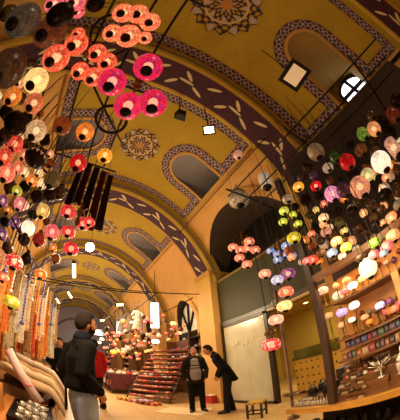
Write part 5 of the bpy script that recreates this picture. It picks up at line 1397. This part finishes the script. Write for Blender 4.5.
    def jacket(c):
        hem = J['pelvis'] + Vector(P.get('hem', (0, 0, -.10)))
        ellip(c, hem, J['waist'], ((.208 * fat, .168 * fat), (.178 * fat, .145 * fat)), 7)
        ellip(c, J['waist'], J['chest'], ((.175 * fat, .14 * fat), (.185, .135)), 7)
        sh = (J['shoL'] + J['shoR']) / 2
        ellip(c, J['chest'], sh + Vector((0, 0, -.015)), ((.185, .135), (.135, .09)), 5)
        limb(c, [J['shoL'] + Vector((0, 0, -.01)), sh + Vector((0, 0, .02)), J['shoR'] + Vector((0, 0, -.01))], [.076, .082, .076])
        for s in 'LR':
            a, e, w = J['sho' + s], J['elb' + s], J['wri' + s]
            limb(c, [a, a.lerp(e, .5), e, e.lerp(w, .5), w + (w - e).normalized() * .0], [.078, .074, .066, .06, .052], 14)
        limb(c, [J['neck0'] + Vector((0, -.01, -.01)), J['neck0'] + Vector((0, -.005, .035))], [.082, .072])
    cloth('jacket', P['jacket'], jacket)
    if 'front' in P:                      # an open jacket shows the jumper between its edges
        def jumper(c):
            ellip(c, J['pelvis'] + Vector((0, .055, -.04)), J['waist'] + Vector((0, .08, 0)), ((.135 * fat, .12 * fat), (.13 * fat, .118 * fat)), 6)
            ellip(c, J['waist'] + Vector((0, .075, 0)), J['chest'] + Vector((0, .055, .11)), ((.13 * fat, .118 * fat), (.095, .10)), 9)
        cloth('jumper', P['front'], jumper)
    for s in 'LR':
        c = MB(); f = Vector(P['foot' + s]).normalized(); a = J['ank' + s]; q = MB(); sd = Vector((f.y, -f.x, 0))
        q.ball((0, 0, 0), 1, 14, 10)
        base = Vector((a.x, a.y, 0)) + f * .065
        for v in q.v:
            z = max(-.62, v[2]); c.v.append(base + f * (v[0] * .145) + sd * (v[1] * .05) + Vector((0, 0, (z + .62) * (.05 if v[0] > .1 else .062))))
        c.f = q.f; c.build('shoe', P['shoes'], t)
    for name, mat, fn in P.get('extra', ()): cloth(name, mat, lambda c: fn(c, J))
    t.scale = (S, S, S); return t
def std(lean=(0, 0), **kw):
    J = dict(pelvis=(0, 0, .96), waist=(0, .0, 1.10), chest=(0, .0, 1.30), neck0=(0, -.01, 1.47), head0=(0, .005, 1.56), head=(0, .02, 1.64),
             shoL=(-.185, -.01, 1.42), shoR=(.185, -.01, 1.42), elbL=(-.25, -.03, 1.14), elbR=(.25, -.03, 1.14), wriL=(-.24, .08, .90), wriR=(.24, .08, .90),
             hipL=(-.095, 0, .92), hipR=(.095, 0, .92), kneL=(-.11, .02, .50), kneR=(.11, .02, .50), ankL=(-.11, -.02, .085), ankR=(.11, -.02, .085))
    J.update(kw); return J
BLACKJ = fabric((21, 17, 16), (13, 11, 10), 12, 'dark_jacket_cloth', .75); HAIR = fabric((26, 20, 17), (40, 30, 24), 60, 'dark_hair', .6); GREYHAIR = fabric((60, 50, 43), (96, 84, 72), 60, 'grey_hair', .7)
DENIM = fabric((196, 220, 255), (150, 174, 222), 9, 'faded_denim', .9); BLACKT = fabric((26, 23, 24), (16, 14, 16), 14, 'dark_trouser_cloth', .85); SHOEB = plain((22, 18, 16), .35, 0, .1, 5, 'black_leather')
def jumper_mat():
    m, t, b = newmat('grey_jumper_with_dark_bands'); co = coord(t); x, y, z = sepxyz(t, co)
    k = ((z - 1.27).abs().lt(.016)).max((z - 1.21).abs().lt(.014)); c = mixc(t, k, lin((156, 148, 142)), lin((34, 30, 34)))
    c = mixc(t, (z - 1.24).abs().lt(.012), c, lin((190, 180, 172))); setc(t, b, c); b.inputs['Roughness'].default_value = .95; return m
DN = (0, 0, -1)
# bearded man in the foreground, hands in his jacket pockets, turned towards the right
person('bearded man in dark jacket and faded jeans, hands in pockets, standing in the foreground', (.115, 2.12, 0), radians(-72), dict(scale=.945, J=std(
    waist=(0, -.005, 1.10), chest=(0, -.015, 1.31), head=(0, .035, 1.655), elbL=(-.27, -.10, 1.18), elbR=(.27, -.10, 1.18), wriL=(-.2, .08, 1.03), wriR=(.2, .08, 1.03), kneL=(-.12, .05, .5), ankL=(-.12, .09, .085), kneR=(.11, .0, .5), ankR=(.11, -.08, .085)),
    head=(.02, .06, 0), handL=((.2, .5, -.8), (1, 0, 0), .4), handR=((-.2, .5, -.8), (-1, 0, 0), .4), footL=(-.1, 1, 0), footR=(.1, 1, 0), hair=HAIR, beard=HAIR, jacket=BLACKJ, trousers=DENIM, shoes=SHOEB, hem=(0, 0, .07),
    extra=[('scarf', fabric((24, 30, 46), (16, 18, 28), 20, 'dark_blue_scarf'), lambda c, J: (c.ring(J['neck0'] + Vector((0, .01, .045)), .062, .032, 18, 8), c.ring(J['neck0'] + Vector((0, .02, .085)), .055, .026, 18, 8)))]))
# the walker behind him in a red jacket, only partly seen
person('person in red padded jacket and dark trousers walking behind the bearded man', (.62, 5.75, 0), radians(20), dict(scale=1.0, J=std(
    elbL=(-.26, .0, 1.14), wriL=(-.22, .14, .93), elbR=(.26, -.04, 1.14), wriR=(.25, .06, .9), kneL=(-.1, .08, .5), ankL=(-.1, .12, .085), kneR=(.1, -.01, .5), ankR=(.1, -.2, .11)), fat=1.25,
    head=(0, .05, 0), handL=((0, .4, -.9), (1, 0, 0), .5), handR=((0, .2, -.9), (-1, 0, 0), .5), footL=(0, 1, 0), footR=(0, 1, 0), hair=HAIR, jacket=fabric((178, 26, 22), (128, 16, 16), 10, 'red_padded_cloth', .7), trousers=BLACKT, shoes=SHOEB))
# man in black standing back by the scarves
person('man all in dark clothes with folded hands, standing beside the hanging scarves', (-.20, 5.15, 0), radians(176), dict(scale=.90, J=std(
    elbL=(-.27, -.02, 1.16), elbR=(.27, -.02, 1.16), wriL=(-.07, .2, 1.02), wriR=(.07, .21, 1.04)), head=(.15, .05, 0), handL=((1, .1, .1), (0, -1, 0), .5), handR=((-1, .1, 0), (0, -1, 0), .5), footL=(-.2, 1, 0), footR=(.2, 1, 0),
    hair=HAIR, jacket=BLACKJ, trousers=BLACKT, shoes=SHOEB))
# the stout older man and the one who bends towards him
person('stout balding man in open dark jacket over grey jumper with dark bands', (2.76, 4.90, 0), radians(158), dict(scale=.955, fat=1.12, J=std(
    elbL=(-.29, -.06, 1.15), elbR=(.29, -.06, 1.15), wriL=(-.24, .06, .95), wriR=(.22, .03, .96), kneL=(-.12, .01, .5), kneR=(.12, .01, .5), ankL=(-.13, -.02, .085), ankR=(.13, -.02, .085)), bald=True,
    head=(-.25, .05, 0), handL=((.3, .4, -.8), (1, 0, 0), .5), handR=((-.3, .3, -.8), (-1, 0, 0), .5), footL=(-.35, 1, 0), footR=(.3, 1, 0), hair=GREYHAIR, brow=HAIR, jacket=fabric((44, 36, 28), (30, 24, 20), 10, 'dark_brown_jacket_cloth', .8), trousers=BLACKT, shoes=SHOEB, front=jumper_mat(), hem=(0, -.01, -.13)))
person('dark haired man in black coat bending towards the stout man', (3.13, 4.25, 0), radians(62), dict(scale=1.0, J=std(
    pelvis=(0, -.03, .97), waist=(0, .02, 1.10), chest=(0, .125, 1.28), neck0=(0, .225, 1.42), head0=(0, .275, 1.48), head=(0, .335, 1.555), shoL=(-.18, .18, 1.385), shoR=(.18, .18, 1.385), elbL=(-.25, .06, 1.13), elbR=(.25, .06, 1.13), wriL=(-.19, .17, .94), wriR=(.2, .16, .93),
    hipL=(-.09, -.03, .93), hipR=(.09, -.03, .93), kneL=(-.1, .03, .51), ankL=(-.11, .06, .085), kneR=(.1, -.02, .51), ankR=(.11, -.1, .085)),
    head=(0, -.30, 0), handL=((.2, .4, -.8), (1, 0, 0), .5), handR=((-.2, .4, -.8), (-1, 0, 0), .5), footL=(-.1, 1, 0), footR=(.15, 1, 0), hair=HAIR, jacket=fabric((24, 21, 22), (16, 14, 15), 12, 'black_coat_cloth', .7), trousers=fabric((38, 38, 44), (26, 26, 32), 12, 'charcoal_trouser_cloth'), shoes=SHOEB, hem=(0, -.07, -.16)))
# ------------------------------------------------------------------ lamps of the street
def flood(label, p, aim, size, col, st, hang, lens=None):
    t = thing('ceiling_floodlight', label, 'lamp', p, group='floodlights under the vault')
    d = (Vector(aim) - Vector(p)).normalized(); q = d.to_track_quat('-Z', 'Y'); w = size
    b = MB(); b.box((0, 0, .07), (w, w * .78, .14), 0, .7); o = b.build('housing', IRON, t, smooth=False); o.rotation_mode = 'QUATERNION'; o.rotation_quaternion = q
    b = MB(); b.box((0, 0, -.004), (w * .72, w * .5, .008)); o = b.build('lens', glow(lens or col, st), t, smooth=False); o.rotation_mode = 'QUATERNION'; o.rotation_quaternion = q
    b = MB(); b.tube([(0, 0, .03), (0, 0, hang)], .012, 6); b.build('bracket', IRON, t)
    return t
flood('square floodlight with a dull amber lens beside the near lunette', (1.95, -.02, 4.51), (1.0, .1, 2.0), .46, (190, 140, 80), .55, 1.69)
flood('small bright white floodlight in front of the second bay', (1.61, 1.82, 5.04), (.9, .9, 2.6), .24, (255, 240, 200), 14, 1.25)
flood('unlit black floodlight beside the bright one', (1.03, 1.90, 5.2), (1.2, 3.2, 5.6), .22, (20, 18, 16), .0, 1.15)
def bulb(label, p, r, st, hang, name='street_bulb'):
    t = thing(name, label, 'lamp', p, group='bare bulbs along the street')
    b = MB(); b.ball((0, 0, 0), r, 14, 10); b.build('glass_bulb', glow((255, 236, 200), st), t)
    b = MB(); b.lathe([(.02, r * .8), (.026, r * .9), (.022, r + .05), (.008, r + .07)], 8); b.build('socket', IRON, t)
    b = MB(); b.tube([(0, 0, r + .06), (0, 0, hang)], .005, 5); b.build('cord', IRON, t)
bulb('round glaring bulb hung beside the scarlet chandelier', (.17, 4.0, 3.30), .085, 30, 3.05)
def tube_lamp(label, p, d, st=9, L=.26, r=.035):
    t = thing('spot_lamp', label, 'lamp', p, group='long spot lamps on the tie rods'); d = Vector(d).normalized()
    b = MB(); b.tube([d * -L * .5, d * L * .5], r, 8); b.build('glowing_tube', glow((255, 206, 140), st), t)
    b = MB(); b.tube([d * -L * .5, d * -L * .75], r * 1.1, 8); b.build('socket', IRON, t)
tube_lamp('long amber spot lamp on the near tie rod', (-.05, 4.22, 2.84), (.10, .2, -.5))
tube_lamp('spot lamp above the heads at the far left', (-.12, 8.0, 3.35), (.3, .1, -.3), 8, .24, .035)
tube_lamp('white spot lamp on the right above the far goods', (2.2, 10.4, 4.0), (.5, .1, .12), 10, .36, .05)
tube_lamp('dim spot lamp deep in the street, left of the end arch', (-.7, 11.0, 3.7), (.3, .1, -.3), 7, .28, .042)
tube_lamp('small spot lamp deep in the street, right of the end arch', (1.7, 12.5, 3.5), (.3, .1, .1), 9, .28, .042)
for i, (a, b_, r, lab) in enumerate((((-2.5, 6.0, 2.95), (4.1, 6.0, 3.52), .014, 'iron tie rod across the street at the second rib'), ((-2.5, 10.05, 4.1), (4.1, 10.05, 4.75), .024, 'iron tie rod across the street at the third rib'),
        ((-1.6, 2.2, 3.65), (.4, 3.6, 3.62), .018, 'thin slanting rod above the scarlet chandelier'), ((-.45, .95, 3.35), (.18, 1.6, 3.3), .012, 'short dark stick between the magenta lamps and the iron wheel'))):
    rail('tie_rod', lab, [a, b_], r, group='iron tie rods')

def light(kind, p, e, col, size=.3, aim=None, sx=None, sy=None, name='unseen_light', spot=None):
    l = bpy.data.lights.new(name, kind); l.energy = e; l.color = col
    if kind == 'AREA':
        l.shape = 'RECTANGLE'; l.size = sx or size; l.size_y = sy or size
    else: l.shadow_soft_size = size
    if kind == 'SPOT': l.spot_size = radians(spot or 100); l.spot_blend = .5
    o = bpy.data.objects.new(name, l); o.location = p; COL.objects.link(o)
    if aim:
        o.rotation_mode = 'QUATERNION'; o.rotation_quaternion = (Vector(aim) - Vector(p)).to_track_quat('-Z', 'Y')

    return o
WARM = (1, .76, .45); AMB = (1, .84, .58)  # lights below are unseen; several are fills added to brighten goods
light('POINT', (.3, -2.2, 3.6), 50, AMB, .35)          # unseen light standing in for bulbs behind the camera
light('POINT', (1.2, 3.7, 3.7), 66, AMB, .3)
light('POINT', (.6, 7.8, 3.6), 130, AMB, .3)
light('POINT', (.6, 12.0, 3.6), 230, AMB, .3)
light('POINT', (.6, 16.6, 3.4), 170, (1, .9, .75), .3)
light('AREA', (2.55, .3, 1.9), 20, (1, .64, .3), 1, (2.75, .3, 1.0), 2.6, .15)      # strip lamp inside the lamp stall
light('AREA', (1.5, .6, 1.75), 26, WARM, .5, (2.6, .5, .6), .5, 1.2)  # unseen fill added to lighten the stall steps
light('SPOT', (-.05, .9, 2.35), 110, (1, .74, .42), .15, (2.5, .55, .6), spot=52)     # unseen fill spot added to brighten the stall trinkets
light('POINT', (1.25, 1.75, 2.5), 24, WARM, .12)  # unseen fill added for the bearded man's face and jeans
light('AREA', (.05, 3.2, 2.45), 32, (1, .72, .42), .5, (-.7, 3.0, 1.0), .4, 1.8)      # left stall
light('AREA', (-.05, 1.7, 2.1), 22, (1, .72, .42), .3, (-.35, 1.8, .7), .3, .3)  # unseen fill added to brighten the silver tray
light('AREA', (5.6, 3.2, 2.58), 75, (1, .84, .46), 1, (5.6, 3.2, 0), 1.6, 1.6)    # shop
light('AREA', (1.6, 7.6, 3.2), 120, (1, .82, .6), 1, (2.6, 7.6, .8), 1.0, 2.2)     # far goods
light('AREA', (1.4, 11.4, 3.2), 80, (1, .85, .62), 1, (3.2, 11.6, 1.2), 1.0, 2.2)
light('AREA', (-.2, 8.5, 3.0), 110, (1, .8, .55), 1, (-1.5, 8.0, 1.0), 1.0, 2.2)
light('POINT', (3.0, 4.6, 2.6), 40, WARM, .2)
light('POINT', (2.2, 6.0, 2.7), 36, WARM, .2)
light('POINT', (.6, 21.4, 3.2), 40, (1, .9, .75), .3)
w = bpy.data.worlds.new('world'); SC.world = w; w.use_nodes = True; w.node_tree.nodes['Background'].inputs[0].default_value = (1, .86, .66, 1); w.node_tree.nodes['Background'].inputs[1].default_value = .05
EXPOSURE = 0.0
# ------------------------------------------------------------------ camera: a fisheye lens, tilted up, held at chest height
cam = bpy.data.cameras.new('camera'); co = bpy.data.objects.new('camera', cam); COL.objects.link(co); SC.camera = co
yaw, pitch, roll = .595, .666, -.095
fw = Vector((sin(yaw) * cos(pitch), cos(yaw) * cos(pitch), sin(pitch))); rt = Vector((cos(yaw), -sin(yaw), 0)); up = rt.cross(fw)
r2 = rt * cos(roll) + up * sin(roll); u2 = up * cos(roll) - rt * sin(roll)
co.matrix_world = Matrix(((r2.x, u2.x, -fw.x, 0), (r2.y, u2.y, -fw.y, 0), (r2.z, u2.z, -fw.z, 1.25), (0, 0, 0, 1)))
cam.type = 'PANO'; cam.panorama_type = 'FISHEYE_EQUISOLID'; cam.sensor_fit = 'HORIZONTAL'
cam.sensor_width = 40; cam.sensor_height = 42; cam.fisheye_lens = 23.456; cam.fisheye_fov = radians(200); cam.clip_start = .02; cam.clip_end = 200
vs = SC.view_settings; vs.view_transform = 'Standard'; vs.look = 'None'; vs.gamma = 1; vs.use_curve_mapping = False; vs.exposure = EXPOSURE
SC.cycles.use_denoising = True
